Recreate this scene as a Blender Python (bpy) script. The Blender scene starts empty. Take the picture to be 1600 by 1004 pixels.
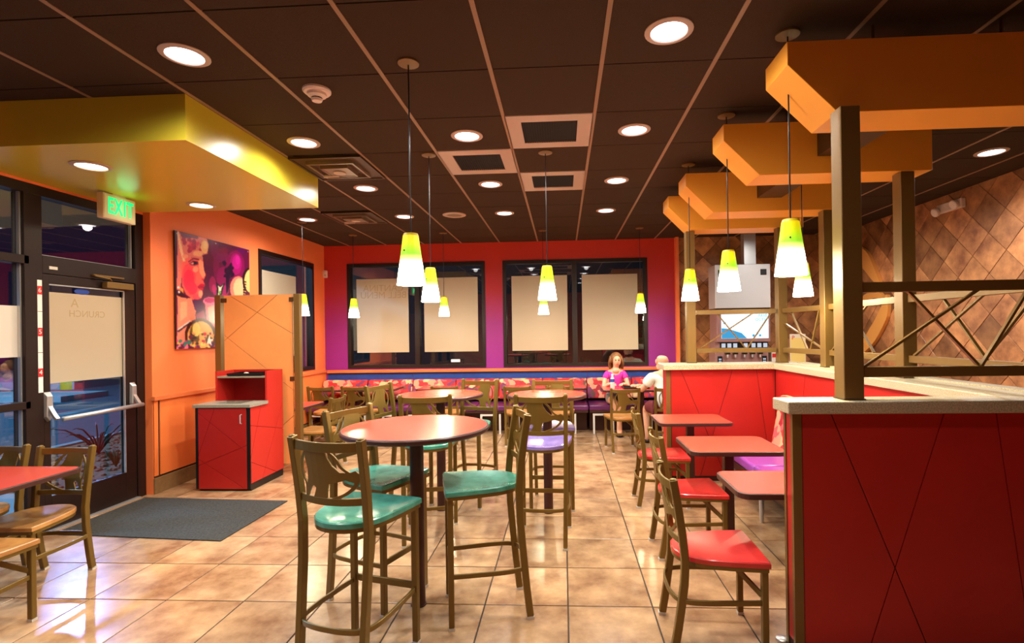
import bpy, bmesh, math, random
from mathutils import Matrix, Vector
random.seed(7)
PI = math.pi
S = bpy.context.scene
COL = S.collection
# ------------------------------------------------------------------ camera
FPX, CX, CY, YAW, PIT, ROL = 803.7, 835.9, 519.3, .0543, .0017, .0143
EYE, H, XL, YB, XR = 1.6, 3.207, -4.235, 8.955, 4.68
cam_d = bpy.data.cameras.new('camera')
cam_d.sensor_width = 36.0
cam_d.lens = FPX / 1600 * 36
cam_d.shift_x = (800 - CX) / 1600
cam_d.shift_y = (CY - 502) / 1600
cam_d.clip_start = .02
cam = bpy.data.objects.new('camera', cam_d)
COL.objects.link(cam)
cam.matrix_world = Matrix.Translation((0, 0, EYE)) @ Matrix.Rotation(YAW, 4, 'Z') @ Matrix.Rotation(PI / 2 + PIT, 4, 'X') @ Matrix.Rotation(-ROL, 4, 'Z')
S.camera = cam
# ------------------------------------------------------------------ world, exposure
W = bpy.data.worlds.new('dusk')
S.world = W
W.use_nodes = True
bg = W.node_tree.nodes['Background']
bg.inputs[0].default_value = (.005, .006, .024, 1)      # night-blue sky
bg.inputs[1].default_value = 1.0
S.view_settings.view_transform = 'Standard'
S.view_settings.look = 'None'
S.view_settings.gamma = 1
S.view_settings.use_curve_mapping = False
S.view_settings.exposure = 0.0
try:
    S.cycles.use_denoising = True
    S.cycles.max_bounces = 8
    S.cycles.diffuse_bounces = 5
    S.cycles.sample_clamp_indirect = 6
    S.cycles.caustics_reflective = False
    S.cycles.caustics_refractive = False
except Exception:
    pass
DOWN_W, PEND_W, STREET_W = 122, 26, 4200
SPOT_COL, PEND_COL = (1, .95, .88), (1, .86, .60)
def lamp(kind, loc, w, col, rot=None, **k):
    d = bpy.data.lights.new('lamp_light', kind)
    d.energy = w; d.color = col
    for a, b in k.items(): setattr(d, a, b)
    o = bpy.data.objects.new('lamp_light', d); COL.objects.link(o)
    o.location = loc
    if rot: o.rotation_euler = rot
    return o
# street lighting outside the glass front (cool parking-lot lamps)
lamp('POINT', (-11.0, 2.0, 5.6), STREET_W * .8, (.24, .56, 1), shadow_soft_size=.3)
lamp('POINT', (-17, 8.0, 7.0), STREET_W * 2.0, (.20, .60, 1), shadow_soft_size=.3)
fl_ = lamp('SPOT', (-13, 13, 6), STREET_W * .36, (.28, .42, 1), spot_size=.50, spot_blend=.2, shadow_soft_size=.12)     # car-park floodlight facing the entrance
fl_.rotation_euler = (Vector((-3.1, 3.1, .2)) - fl_.location).to_track_quat('-Z', 'Y').to_euler()

# ------------------------------------------------------------------ materials
def lin(c):
    return tuple(((v / 255) / 12.92 if v / 255 <= .04045 else ((v / 255 + .055) / 1.055) ** 2.4) for v in c[:3]) + (1,)
MATS = {}
def M(name, rgb, rough=.5, metal=0, spec=.5, noise=None, bump=None, rand=0, coat=0, rgb2=None, emit=None, trans=0):
    """procedural principled material; noise=(scale, amount), rgb2 = second colour of the mottling, rand = per-object value change"""
    m = bpy.data.materials.new(name); m.use_nodes = True
    nt = m.node_tree; N = nt.nodes; Lk = nt.links
    b = N['Principled BSDF']
    b.inputs['Base Color'].default_value = lin(rgb)
    b.inputs['Roughness'].default_value = rough
    b.inputs['Metallic'].default_value = metal
    b.inputs['Specular IOR Level'].default_value = spec
    if coat:
        b.inputs['Coat Weight'].default_value = coat
        b.inputs['Coat Roughness'].default_value = .12
    out = None
    if noise or rand or bump:
        tc = N.new('ShaderNodeTexCoord')
        oi = N.new('ShaderNodeObjectInfo')
        ad = N.new('ShaderNodeVectorMath'); ad.operation = 'MULTIPLY_ADD'
        cb = N.new('ShaderNodeCombineXYZ')
        for i in range(3): Lk.new(oi.outputs['Random'], cb.inputs[i])
        Lk.new(cb.outputs[0], ad.inputs[0]); ad.inputs[1].default_value = (37, 53, 71)
        Lk.new(tc.outputs['Object'], ad.inputs[2])
        vec = ad.outputs[0]
    if noise:
        nz = N.new('ShaderNodeTexNoise'); nz.inputs['Scale'].default_value = noise[0]
        nz.inputs['Detail'].default_value = 6; nz.inputs['Roughness'].default_value = .62
        Lk.new(vec, nz.inputs['Vector'])
        rp = N.new('ShaderNodeValToRGB')
        rp.color_ramp.elements[0].position = .32; rp.color_ramp.elements[1].position = .70
        c2 = lin(rgb2) if rgb2 else tuple(v * (1 - noise[1]) for v in lin(rgb)[:3]) + (1,)
        rp.color_ramp.elements[0].color = c2; rp.color_ramp.elements[1].color = lin(rgb)
        Lk.new(nz.outputs['Fac'], rp.inputs[0]); out = rp.outputs[0]
    if rand:
        hs = N.new('ShaderNodeHueSaturation')
        mr = N.new('ShaderNodeMapRange'); mr.inputs['To Min'].default_value = 1 - rand; mr.inputs['To Max'].default_value = 1 + rand
        Lk.new(oi.outputs['Random'], mr.inputs['Value']); Lk.new(mr.outputs[0], hs.inputs['Value'])
        if out: Lk.new(out, hs.inputs['Color'])
        else: hs.inputs['Color'].default_value = lin(rgb)
        out = hs.outputs[0]
    if out: Lk.new(out, b.inputs['Base Color'])
    if bump:
        n2 = N.new('ShaderNodeTexNoise'); n2.inputs['Scale'].default_value = bump[0]; n2.inputs['Detail'].default_value = 4
        Lk.new(vec, n2.inputs['Vector'])
        bp = N.new('ShaderNodeBump'); bp.inputs['Strength'].default_value = bump[1]; bp.inputs['Distance'].default_value = .01
        Lk.new(n2.outputs['Fac'], bp.inputs['Height']); Lk.new(bp.outputs[0], b.inputs['Normal'])
    if emit:
        b.inputs['Emission Color'].default_value = lin(emit[0]); b.inputs['Emission Strength'].default_value = emit[1]
    MATS[name] = m
    return m
M('floor_tile', (206, 166, 124), .22, spec=.45, noise=(3.8, .4), rgb2=(134, 96, 68), rand=.13, bump=(9, .08))
M('grout', (52, 38, 30), .8)
M('ceiling_tile', (74, 54, 38), .9, spec=.2, noise=(240, .45), bump=(260, .25))
M('ceiling_void', (18, 12, 10), .9)
M('grid_bar', (150, 118, 90), .45, spec=.4)
M('grid_dark', (52, 36, 28), .7)
M('orange_paint', (252, 130, 72), .55, bump=(160, .05))
M('orange_dado', (250, 134, 66), .5, bump=(120, .05))
M('orange_trim', (226, 120, 66), .45)
M('seam', (70, 40, 22), .6)
M('tan_base', (150, 116, 74), .5, noise=(12, .3))
M('blue_panel', (30, 70, 160), .5, noise=(14, .35), bump=(30, .05))
M('dark_frame', (38, 22, 18), .4, metal=.3)
M('soffit_yellow', (208, 188, 54), .28, spec=.35)
M('beam_orange', (242, 164, 56), .45, spec=.3)
M('bronze', (122, 92, 44), .42, metal=.25, spec=.5, bump=(180, .05))
M('bronze_dark', (84, 58, 32), .45, metal=.3)
M('chair_metal', (118, 92, 38), .36, metal=.35, spec=.5)
M('glide', (205, 200, 190), .5)
M('pole_metal', (72, 40, 34), .4, metal=.3)
M('teal_seat', (84, 170, 148), .26, noise=(14, .3), rgb2=(58, 136, 118), coat=.3)
M('purple_seat', (150, 128, 200), .26, noise=(14, .3), coat=.3)
M('red_seat', (216, 50, 48), .26, noise=(10, .2), coat=.3)
M('wood_seat', (206, 150, 84), .3, noise=(9, .3), rgb2=(170, 112, 58), coat=.3)
M('laminate_red', (208, 74, 56), .25, spec=.5, coat=.15)
M('table_edge', (70, 38, 34), .35)
M('panel_red', (186, 34, 30), .42, spec=.4, noise=(2, .12))
M('panel_red_bright', (200, 46, 38), .42, spec=.4)
M('groove', (58, 14, 10), .8)
M('cap_stone', (218, 206, 178), .4, noise=(160, .45), rgb2=(150, 132, 100))
M('counter_grey', (170, 164, 148), .4, noise=(120, .3))
M('wall_tile', (206, 144, 92), .38, noise=(5, .5), rgb2=(128, 78, 50), rand=.42, bump=(14, .15))
M('wall_grout', (64, 40, 28), .9)
M('purple_vinyl', (98, 34, 92), .30, spec=.5, coat=.2)
M('lilac_vinyl', (150, 74, 170), .28, spec=.5, coat=.3)
M('steel', (232, 232, 234), .24, metal=.45, spec=.7)
M('white_metal', (222, 216, 206), .4)
M('white_plastic', (232, 216, 206), .45)
M('black_plastic', (20, 18, 20), .35)
M('rubber_mat', (84, 83, 80), .95, spec=.1, noise=(60, .5), bump=(200, .8))
M('aluminium', (206, 206, 206), .32, metal=.7)
M('ply_panel', (248, 168, 98), .45, noise=(3, .1))
M('machine_body', (150, 110, 106), .4)
M('swirl_gold', (236, 164, 84), .4)
M('paper', (226, 212, 190), .8)
M('paper_ink', (186, 162, 124), .8)
M('sign_body', (232, 206, 172), .5)
M('vent_frame', (190, 170, 156), .45)
M('vent_dark', (24, 18, 18), .8)
M('vent_bronze', (140, 114, 90), .35, metal=.4)
M('asphalt', (66, 78, 92), .85, noise=(6, .25))
M('kerb', (150, 156, 160), .8)
M('gravel', (176, 116, 84), .9, noise=(30, .5), rand=.25)
M('dark_leaf', (30, 40, 26), .5)
M('dry_grass', (120, 104, 60), .8)
M('yellow_paint', (216, 190, 30), .5)
M('card_yellow', (238, 208, 120), .6)
M('canopy_tan', (190, 150, 100), .8)
M('backdrop_dark', (44, 32, 28), .9, noise=(8, .4))
M('red_ink', (206, 24, 28), .5)
M('white_ink', (244, 240, 236), .6)
M('skin', (236, 176, 142), .5, spec=.35)
M('hair_brown', (142, 88, 42), .5, noise=(40, .5), bump=(60, .4))
M('magenta_cloth', (216, 48, 168), .8, bump=(30, .1))
M('white_cloth', (240, 236, 220), .85, bump=(20, .1))
M('grey_cloth', (160, 150, 140), .85)
M('maroon_cloth', (110, 30, 40), .85)
M('dark_eye', (40, 24, 20), .4)
M('lip', (190, 80, 80), .5)
M('shoe', (40, 30, 30), .5)
M('blue_ink', (36, 70, 160), .5)
M('food', (236, 200, 160), .8, noise=(40, .4), rgb2=(206, 120, 90))
M('downlight_lens', (255, 255, 255), .5, emit=((236, 244, 255), 5.0))
M('soffit_lens', (255, 255, 255), .5, emit=((255, 236, 200), 6.0))
M('exit_green', (20, 230, 120), .5, emit=((10, 235, 120), 1.3))
M('screen_glow', (20, 20, 20), .3, emit=((216, 240, 255), 1.5))
M('screen_blue', (20, 20, 20), .3, emit=((70, 170, 225), .9))
M('screen_text', (90, 150, 180), .3, emit=((110, 170, 200), .6))
M('back_lit', (20, 20, 20), .3, emit=((210, 220, 235), .9))

def glass_mat():
    m = bpy.data.materials.new('window_glass'); m.use_nodes = True
    nt = m.node_tree; N = nt.nodes; Lk = nt.links
    N.remove(N['Principled BSDF'])
    tr = N.new('ShaderNodeBsdfTransparent'); tr.inputs[0].default_value = (.86, .90, .92, 1)
    gl = N.new('ShaderNodeBsdfGlossy'); gl.inputs['Roughness'].default_value = .01
    lw = N.new('ShaderNodeLayerWeight'); lw.inputs[0].default_value = .5
    pw = N.new('ShaderNodeMath'); pw.operation = 'POWER'; pw.inputs[1].default_value = 4.5; Lk.new(lw.outputs['Facing'], pw.inputs[0])
    fr = N.new('ShaderNodeMath'); fr.operation = 'MULTIPLY_ADD'; fr.inputs[1].default_value = .9; fr.inputs[2].default_value = .13; Lk.new(pw.outputs[0], fr.inputs[0])
    mx = N.new('ShaderNodeMixShader')
    Lk.new(fr.outputs[0], mx.inputs[0]); Lk.new(tr.outputs[0], mx.inputs[1]); Lk.new(gl.outputs[0], mx.inputs[2])
    Lk.new(mx.outputs[0], N['Material Output'].inputs[0]); MATS['glass'] = m
glass_mat()
def ramp_mat(name, stops, axis, lo, hi, rough=.5, emis=None, coords='Object', wn=None):
    """colour that runs along one object axis between lo and hi; emis = list of (pos, strength) makes it a lit lampshade"""
    m = bpy.data.materials.new(name); m.use_nodes = True
    nt = m.node_tree; N = nt.nodes; Lk = nt.links; b = N['Principled BSDF']
    b.inputs['Roughness'].default_value = rough
    tc = N.new('ShaderNodeTexCoord'); sp = N.new('ShaderNodeSeparateXYZ'); Lk.new(tc.outputs[coords], sp.inputs[0])
    mr = N.new('ShaderNodeMapRange'); mr.inputs['From Min'].default_value = lo; mr.inputs['From Max'].default_value = hi
    Lk.new(sp.outputs[axis], mr.inputs['Value'])
    def ramp(st, grey=False):
        r = N.new('ShaderNodeValToRGB'); e = r.color_ramp.elements
        while len(e) < len(st): e.new(.5)
        for k, (p, c) in enumerate(st):
            e[k].position = p; e[k].color = (c, c, c, 1) if grey else lin(c)
        Lk.new(mr.outputs[0], r.inputs[0]); return r.outputs[0]
    c = ramp(stops); Lk.new(c, b.inputs['Base Color'])
    if emis:
        mx = max(v for p, v in emis)
        g = ramp([(p, v / mx) for p, v in emis], True)
        mu = N.new('ShaderNodeMath'); mu.operation = 'MULTIPLY'; Lk.new(g, mu.inputs[0]); mu.inputs[1].default_value = mx
        Lk.new(c, b.inputs['Emission Color']); Lk.new(mu.outputs[0], b.inputs['Emission Strength'])
    MATS[name] = m
    return m
ramp_mat('red_to_purple', [(0, (142, 30, 136)), (.36, (140, 24, 112)), (.62, (176, 28, 42)), (1, (204, 46, 24))], 2, 1.0, 3.2, .55)  # purple wall; warm lamp glow higher up is painted in as red
ramp_mat('lampshade', [(0, (255, 250, 220)), (.40, (255, 252, 215)), (.52, (215, 240, 120)), (.62, (140, 216, 40)), (.78, (186, 218, 20)), (1, (240, 205, 10))], 2, 0, .29, .4,
         emis=[(0, 34.0), (.30, 22.0), (.46, 2.4), (.60, 1.0), (1, .80)])
def fabric_mat():
    m = bpy.data.materials.new('patterned_fabric'); m.use_nodes = True
    nt = m.node_tree; N = nt.nodes; Lk = nt.links; b = N['Principled BSDF']; b.inputs['Roughness'].default_value = .7
    tc = N.new('ShaderNodeTexCoord'); mp = N.new('ShaderNodeMapping'); mp.inputs['Rotation'].default_value = (.5, .4, .6)
    Lk.new(tc.outputs['Object'], mp.inputs[0])
    wv = N.new('ShaderNodeTexNoise'); wv.inputs['Scale'].default_value = 5; Lk.new(mp.outputs[0], wv.inputs['Vector'])
    mxv = N.new('ShaderNodeMix'); mxv.data_type = 'VECTOR'; mxv.inputs[0].default_value = .16
    Lk.new(mp.outputs[0], mxv.inputs[4]); Lk.new(wv.outputs['Color'], mxv.inputs[5])
    vo = N.new('ShaderNodeTexVoronoi'); vo.inputs['Scale'].default_value = 15; Lk.new(mxv.outputs[1], vo.inputs['Vector'])
    sx = N.new('ShaderNodeSeparateColor'); Lk.new(vo.outputs['Color'], sx.inputs[0])
    r = N.new('ShaderNodeValToRGB'); r.color_ramp.interpolation = 'CONSTANT'
    cols = [(0, (196, 34, 42)), (.24, (224, 148, 118)), (.38, (164, 24, 40)), (.52, (210, 84, 92)), (.62, (218, 178, 128)), (.70, (116, 42, 88)), (.80, (200, 48, 44)), (.93, (96, 60, 52))]
    e = r.color_ramp.elements
    while len(e) < len(cols): e.new(.5)
    for k, (p, c) in enumerate(cols): e[k].position = p; e[k].color = lin(c)
    Lk.new(sx.outputs[0], r.inputs[0]); Lk.new(r.outputs[0], b.inputs['Base Color']); MATS['fabric'] = m
fabric_mat()
def paper_mat():
    m = bpy.data.materials.new('poster_paper'); m.use_nodes = True
    nt = m.node_tree; N = nt.nodes; Lk = nt.links; b = N['Principled BSDF']
    b.inputs['Base Color'].default_value = lin((208, 190, 162)); b.inputs['Roughness'].default_value = .55
    tl = N.new('ShaderNodeBsdfTranslucent'); tl.inputs[0].default_value = lin((228, 218, 200))
    mx = N.new('ShaderNodeMixShader'); mx.inputs[0].default_value = .25
    Lk.new(b.outputs[0], mx.inputs[1]); Lk.new(tl.outputs[0], mx.inputs[2]); Lk.new(mx.outputs[0], N['Material Output'].inputs[0])
    MATS['poster_paper'] = m
paper_mat()
def print_mat():
    m = bpy.data.materials.new('art_print'); m.use_nodes = True
    nt = m.node_tree; b = nt.nodes['Principled BSDF']; b.inputs['Roughness'].default_value = .3
    a = nt.nodes.new('ShaderNodeVertexColor'); a.layer_name = 'print'
    nt.links.new(a.outputs[0], b.inputs['Base Color']); MATS['art_print'] = m
print_mat()

# ------------------------------------------------------------------ mesh helpers
class MB:
    def __init__(s): s.v = []; s.f = []; s.m = []; s.mi = 0
    def add(s, vs, fs):
        o = len(s.v); s.v += [tuple(p) for p in vs]
        for f in fs: s.f.append(tuple(i + o for i in f)); s.m.append(s.mi)
        return s
    def box(s, x0, x1, y0, y1, z0, z1):
        return s.add([(x0, y0, z0), (x1, y0, z0), (x1, y1, z0), (x0, y1, z0), (x0, y0, z1), (x1, y0, z1), (x1, y1, z1), (x0, y1, z1)],
                     [(3, 2, 1, 0), (4, 5, 6, 7), (0, 1, 5, 4), (1, 2, 6, 5), (2, 3, 7, 6), (3, 0, 4, 7)])
    def prism(s, poly, fn0, fn1):
        """polygon [(a,b)] extruded between the two maps fn0(a,b), fn1(a,b) -> xyz"""
        n = len(poly)
        vs = [fn0(*p) for p in poly] + [fn1(*p) for p in poly]
        fs = [tuple(range(n))[::-1], tuple(range(n, 2 * n))]
        for i in range(n):
            j = (i + 1) % n; fs.append((i, j, n + j, n + i))
        return s.add(vs, fs)
    def bar(s, p, q, w, h, up=(0, 0, 1)):
        return s.sweep([p, q], w, h, up)
    def sweep(s, path, w, h, up=(0, 0, 1), closed=False):
        """rectangular profile (w sideways, h along up) along a path"""
        P = [Vector(p) for p in path]; n = len(P); U = Vector(up); vs = []; fs = []
        for i in range(n):
            a = P[i - 1] if (i > 0 or closed) else P[i]; b = P[(i + 1) % n] if (i < n - 1 or closed) else P[i]
            t = (b - a).normalized(); r = t.cross(U)
            if r.length < 1e-5: r = t.cross(Vector((1, 0, 0)))
            r.normalize(); u = r.cross(t).normalized()
            for (a_, b_) in ((-1, -1), (1, -1), (1, 1), (-1, 1)): vs.append(P[i] + r * a_ * w / 2 + u * b_ * h / 2)
        m = n if closed else n - 1
        for i in range(m):
            j = (i + 1) % n
            for k in range(4):
                l = (k + 1) % 4; fs.append((i * 4 + k, i * 4 + l, j * 4 + l, j * 4 + k))
        if not closed: fs += [(3, 2, 1, 0), tuple(range((n - 1) * 4, n * 4))]
        return s.add(vs, fs)
    def tube(s, path, r, seg=10):
        P = [Vector(p) for p in path]; n = len(P); vs = []; fs = []
        ref = Vector((0, 0, 1))
        for i in range(n):
            t = (P[min(i + 1, n - 1)] - P[max(i - 1, 0)]).normalized()
            a = t.cross(ref)
            if a.length < 1e-3: a = t.cross(Vector((1, 0, 0)))
            a.normalize(); b = a.cross(t)
            rr = r[i] if isinstance(r, (list, tuple)) else r
            for k in range(seg):
                an = 2 * PI * k / seg; vs.append(P[i] + a * math.cos(an) * rr + b * math.sin(an) * rr)
        for i in range(n - 1):
            for k in range(seg):
                l = (k + 1) % seg; fs.append((i * seg + k, i * seg + l, (i + 1) * seg + l, (i + 1) * seg + k))
        fs += [tuple(range(seg))[::-1], tuple(range((n - 1) * seg, n * seg))]
        return s.add(vs, fs)
    def lathe(s, prof, seg=32, c=(0, 0, 0), close=True):
        """profile [(r, z)] turned about z at c"""
        vs = []; fs = []; n = len(prof)
        for r, z in prof:
            for k in range(seg):
                a = 2 * PI * k / seg; vs.append((c[0] + r * math.cos(a), c[1] + r * math.sin(a), c[2] + z))
        for i in range(n - 1):
            for k in range(seg):
                l = (k + 1) % seg; fs.append((i * seg + k, i * seg + l, (i + 1) * seg + l, (i + 1) * seg + k))
        if close: fs += [tuple(range(seg))[::-1], tuple(range((n - 1) * seg, n * seg))]
        return s.add(vs, fs)
    def ball(s, c, r, seg=12, rings=8):
        rx, ry, rz = r if isinstance(r, (tuple, list)) else (r, r, r)
        vs = []; fs = []
        for i in range(1, rings):
            t = PI * i / rings
            for k in range(seg):
                a = 2 * PI * k / seg; vs.append((c[0] + rx * math.sin(t) * math.cos(a), c[1] + ry * math.sin(t) * math.sin(a), c[2] + rz * math.cos(t)))
        vs += [(c[0], c[1], c[2] + rz), (c[0], c[1], c[2] - rz)]; T = len(vs) - 2
        for i in range(rings - 2):
            for k in range(seg):
                l = (k + 1) % seg; fs.append((i * seg + k, (i + 1) * seg + k, (i + 1) * seg + l, i * seg + l))
        for k in range(seg):
            l = (k + 1) % seg; fs.append((T, k, l)); fs.append((T + 1, (rings - 2) * seg + l, (rings - 2) * seg + k))
        return s.add(vs, fs)
    def mesh(s, name, mats, smooth=False, bevel=0, seg=2):
        me = bpy.data.meshes.new(name); me.from_pydata(s.v, [], s.f)
        for m in (mats if isinstance(mats, (list, tuple)) else [mats]): me.materials.append(MATS[m])
        if len(set(s.m)) > 1: me.polygons.foreach_set('material_index', s.m)
        bm = bmesh.new(); bm.from_mesh(me)
        bmesh.ops.remove_doubles(bm, verts=bm.verts, dist=1e-5)
        bmesh.ops.recalc_face_normals(bm, faces=bm.faces)
        if bevel:
            es = [e for e in bm.edges if len(e.link_faces) == 2 and e.calc_face_angle(0) > .6]
            bmesh.ops.bevel(bm, geom=es, offset=bevel, segments=seg, affect='EDGES', profile=.5)
        bm.to_mesh(me); bm.free()
        if smooth:
            me.polygons.foreach_set('use_smooth', [True] * len(me.polygons))
            if smooth is not True:
                try: me.set_sharp_from_angle(angle=smooth)
                except Exception: pass
        return me
    def obj(s, name, mats, parent=None, smooth=False, bevel=0, seg=2):
        return put(name, s.mesh(name, mats, smooth, bevel, seg), parent)
def put(name, me, parent=None, loc=None, rot=None):
    o = bpy.data.objects.new(name, me); COL.objects.link(o); o.parent = parent
    if loc: o.location = loc
    if rot: o.rotation_euler = rot
    return o
def tag(o, label=None, cat=None, group=None, kind=None):
    if label: o['label'] = label
    if cat: o['category'] = cat
    if group: o['group'] = group
    if kind: o['kind'] = kind
    return o
def empty(name, loc=(0, 0, 0), rz=0):
    o = bpy.data.objects.new(name, None); COL.objects.link(o); o.location = loc; o.rotation_euler = (0, 0, rz); o.empty_display_size = .1
    return o
def dup(o, parent=None):
    c = o.copy(); COL.objects.link(c); c.parent = parent
    for ch in list(o.children): dup(ch, c)
    return c
def bx(name, mat, x0, x1, y0, y1, z0, z1, parent=None, bevel=0):
    return MB().box(x0, x1, y0, y1, z0, z1).obj(name, mat, parent, bevel=bevel)
def text_obj(txt, mat, size, mtx, depth=.002, name='lettering', parent=None, bold=0):
    c = bpy.data.curves.new(name, 'FONT'); c.body = txt; c.size = size; c.extrude = depth; c.align_x = 'CENTER'; c.align_y = 'CENTER'; c.offset = bold; c.space_character = 1.12 if bold else 1
    c.resolution_u = 3
    t = bpy.data.objects.new(name, c); COL.objects.link(t)
    dg = bpy.context.evaluated_depsgraph_get(); me = bpy.data.meshes.new_from_object(t.evaluated_get(dg))
    bpy.data.objects.remove(t); bpy.data.curves.remove(c)
    me.materials.clear(); me.materials.append(MATS[mat]); me.transform(mtx)
    if mtx.determinant() < 0: me.flip_normals()
    me.name = name
    return put(name, me, parent)
def basis(o, ex, ey):
    """text plane: origin, x direction, y direction"""
    ex = Vector(ex); ey = Vector(ey); ez = ex.normalized().cross(ey.normalized())
    m = Matrix(((ex.x, ey.x, ez.x, o[0]), (ex.y, ey.y, ez.y, o[1]), (ex.z, ey.z, ez.z, o[2]), (0, 0, 0, 1)))
    return m
def clip(poly, a, b, c):
    """keep the side a*x+b*y+c >= 0 of a convex polygon"""
    out = []
    for i in range(len(poly)):
        p, q = poly[i], poly[(i + 1) % len(poly)]
        dp, dq = a * p[0] + b * p[1] + c, a * q[0] + b * q[1] + c
        if dp >= 0: out.append(p)
        if (dp >= 0) != (dq >= 0):
            t = dp / (dp - dq); out.append((p[0] + (q[0] - p[0]) * t, p[1] + (q[1] - p[1]) * t))
    return out
def area(p): return abs(sum(p[i][0] * p[(i + 1) % len(p)][1] - p[(i + 1) % len(p)][0] * p[i][1] for i in range(len(p)))) / 2
def split(rect, lines, gap):
    """rectangle (x0,x1,y0,y1) cut by straight lines into convex pieces with a joint of width gap"""
    x0, x1, y0, y1 = rect; pcs = [[(x0, y0), (x1, y0), (x1, y1), (x0, y1)]]
    for (ax, ay, bx_, by) in lines:
        n = (-(by - ay), bx_ - ax); l = math.hypot(*n); n = (n[0] / l, n[1] / l); c = -(n[0] * ax + n[1] * ay); new = []
        for p in pcs:
            for sg in (1, -1):
                q = clip(p, n[0] * sg, n[1] * sg, c * sg - gap / 2)
                if len(q) > 2 and area(q) > 2e-4: new.append(q)
        pcs = new
    return pcs
def poly_pieces(name, mat, parent, pcs, f0, f1):
    for p in pcs: MB().prism(p, f0, f1).obj(name, mat, parent)
def spline(pts, n=8, closed=False):
    out = []; N = len(pts)
    for i in range(N if closed else N - 1):
        p = [Vector(pts[(i + k) % N] if closed else pts[min(max(i + k, 0), N - 1)]) for k in (-1, 0, 1, 2)]
        for s in range(n):
            t = s / n
            out.append(.5 * ((2 * p[1]) + (-p[0] + p[2]) * t + (2 * p[0] - 5 * p[1] + 4 * p[2] - p[3]) * t * t + (-p[0] + 3 * p[1] - 3 * p[2] + p[3]) * t ** 3))
    if not closed: out.append(Vector(pts[-1]))
    return out
# ================================================================== STRUCTURE
def struct(o): o['kind'] = 'structure'; return o
FT, FX, FY = .4915, .007, 3.518
floor = struct(bx('floor', 'grout', XL - .1, XR + .1, -2.6, YB + .1, -.12, -.004))
# floor tiles: one object per tile where the photograph can see them
full = MB().box(-FT / 2 + .0042, FT / 2 - .0042, -FT / 2 + .0042, FT / 2 - .0042, -.012, 0).mesh('floor_tile', 'floor_tile', bevel=.0015, seg=1)
rest = MB()
for i in range(-9, 11):
    for j in range(-13, 12):
        x0, x1, y0, y1 = FX + i * FT, FX + (i + 1) * FT, FY + j * FT, FY + (j + 1) * FT
        cx0, cx1, cy0, cy1 = max(x0, XL - .07), min(x1, XR), max(y0, -2.5), min(y1, YB)
        if cx1 - cx0 < .02 or cy1 - cy0 < .02: continue
        vis = x0 < 2.3 and y0 > 1.5
        if not vis:
            rest.box(cx0 + .0042, cx1 - .0042, cy0 + .0042, cy1 - .0042, -.012, 0); continue
        if abs((cx1 - cx0) - FT) < 1e-4 and abs((cy1 - cy0) - FT) < 1e-4:
            put('floor_tile', full, floor, ((x0 + x1) / 2, (y0 + y1) / 2, 0))
        else:
            w, d = (cx1 - cx0) / 2 - .0042, (cy1 - cy0) / 2 - .0042
            o = MB().box(-w, w, -d, d, -.012, 0).obj('floor_tile', 'floor_tile', floor); o.location = ((cx0 + cx1) / 2, (cy0 + cy1) / 2, 0)
tag(rest.obj('floor_tile_field', 'floor_tile', floor), kind='stuff')
# ceiling: grid bars, tiles as single objects, vents take the place of tiles
CT, GX, GY = .671, -1.759, 3.099
ceil = struct(bx('ceiling', 'ceiling_void', XL - .2, XR + .2, -2.6, YB + .2, H + .03, H + .12))
cfull = MB().box(-CT / 2 + .011, CT / 2 - .011, -CT / 2 + .005, CT / 2 - .005, -.002, .02).mesh('ceiling_tile', 'ceiling_tile')
vents_ret, vents_sup = [], []
crest = MB()
RET = {(2, 1), (1, 2), (2, 3)}; SUP = {(-1, 2), (-2, 5)}
for i in range(-4, 10):
    for j in range(-9, 9):
        x0, x1, y0, y1 = GX + i * CT, GX + (i + 1) * CT, GY + j * CT, GY + (j + 1) * CT
        cx0, cx1, cy0, cy1 = max(x0, XL), min(x1, XR), max(y0, -2.5), min(y1, YB)
        if cx1 - cx0 < .03 or cy1 - cy0 < .03: continue
        c = ((cx0 + cx1) / 2, (cy0 + cy1) / 2, H)
        if (i, j) in RET: vents_ret.append(c); continue
        if (i, j) in SUP: vents_sup.append(c); continue
        if j < -3:
            crest.box(cx0 + .011, cx1 - .011, cy0 + .005, cy1 - .005, H - .002, H + .02); continue
        if abs((cx1 - cx0) - CT) < 1e-4 and abs((cy1 - cy0) - CT) < 1e-4: put('ceiling_tile', cfull, ceil, c)
        else:
            w, d = (cx1 - cx0) / 2 - .011, (cy1 - cy0) / 2 - .005
            o = MB().box(-w, w, -d, d, -.002, .02).obj('ceiling_tile', 'ceiling_tile', ceil); o.location = c
tag(crest.obj('ceiling_tile_field', 'ceiling_tile', ceil), kind='stuff')
for i in range(-3, 10):
    x = GX + i * CT
    if XL < x < XR: bx('grid_bar', 'grid_bar', x - .0125, x + .0125, -2.5, YB, H - .006, H + .03, ceil)
for j in range(-8, 9):
    y = GY + j * CT
    if y < YB: bx('cross_bar', 'grid_dark', XL, XR, y - .012, y + .012, H + .006, H + .03, ceil)
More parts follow.
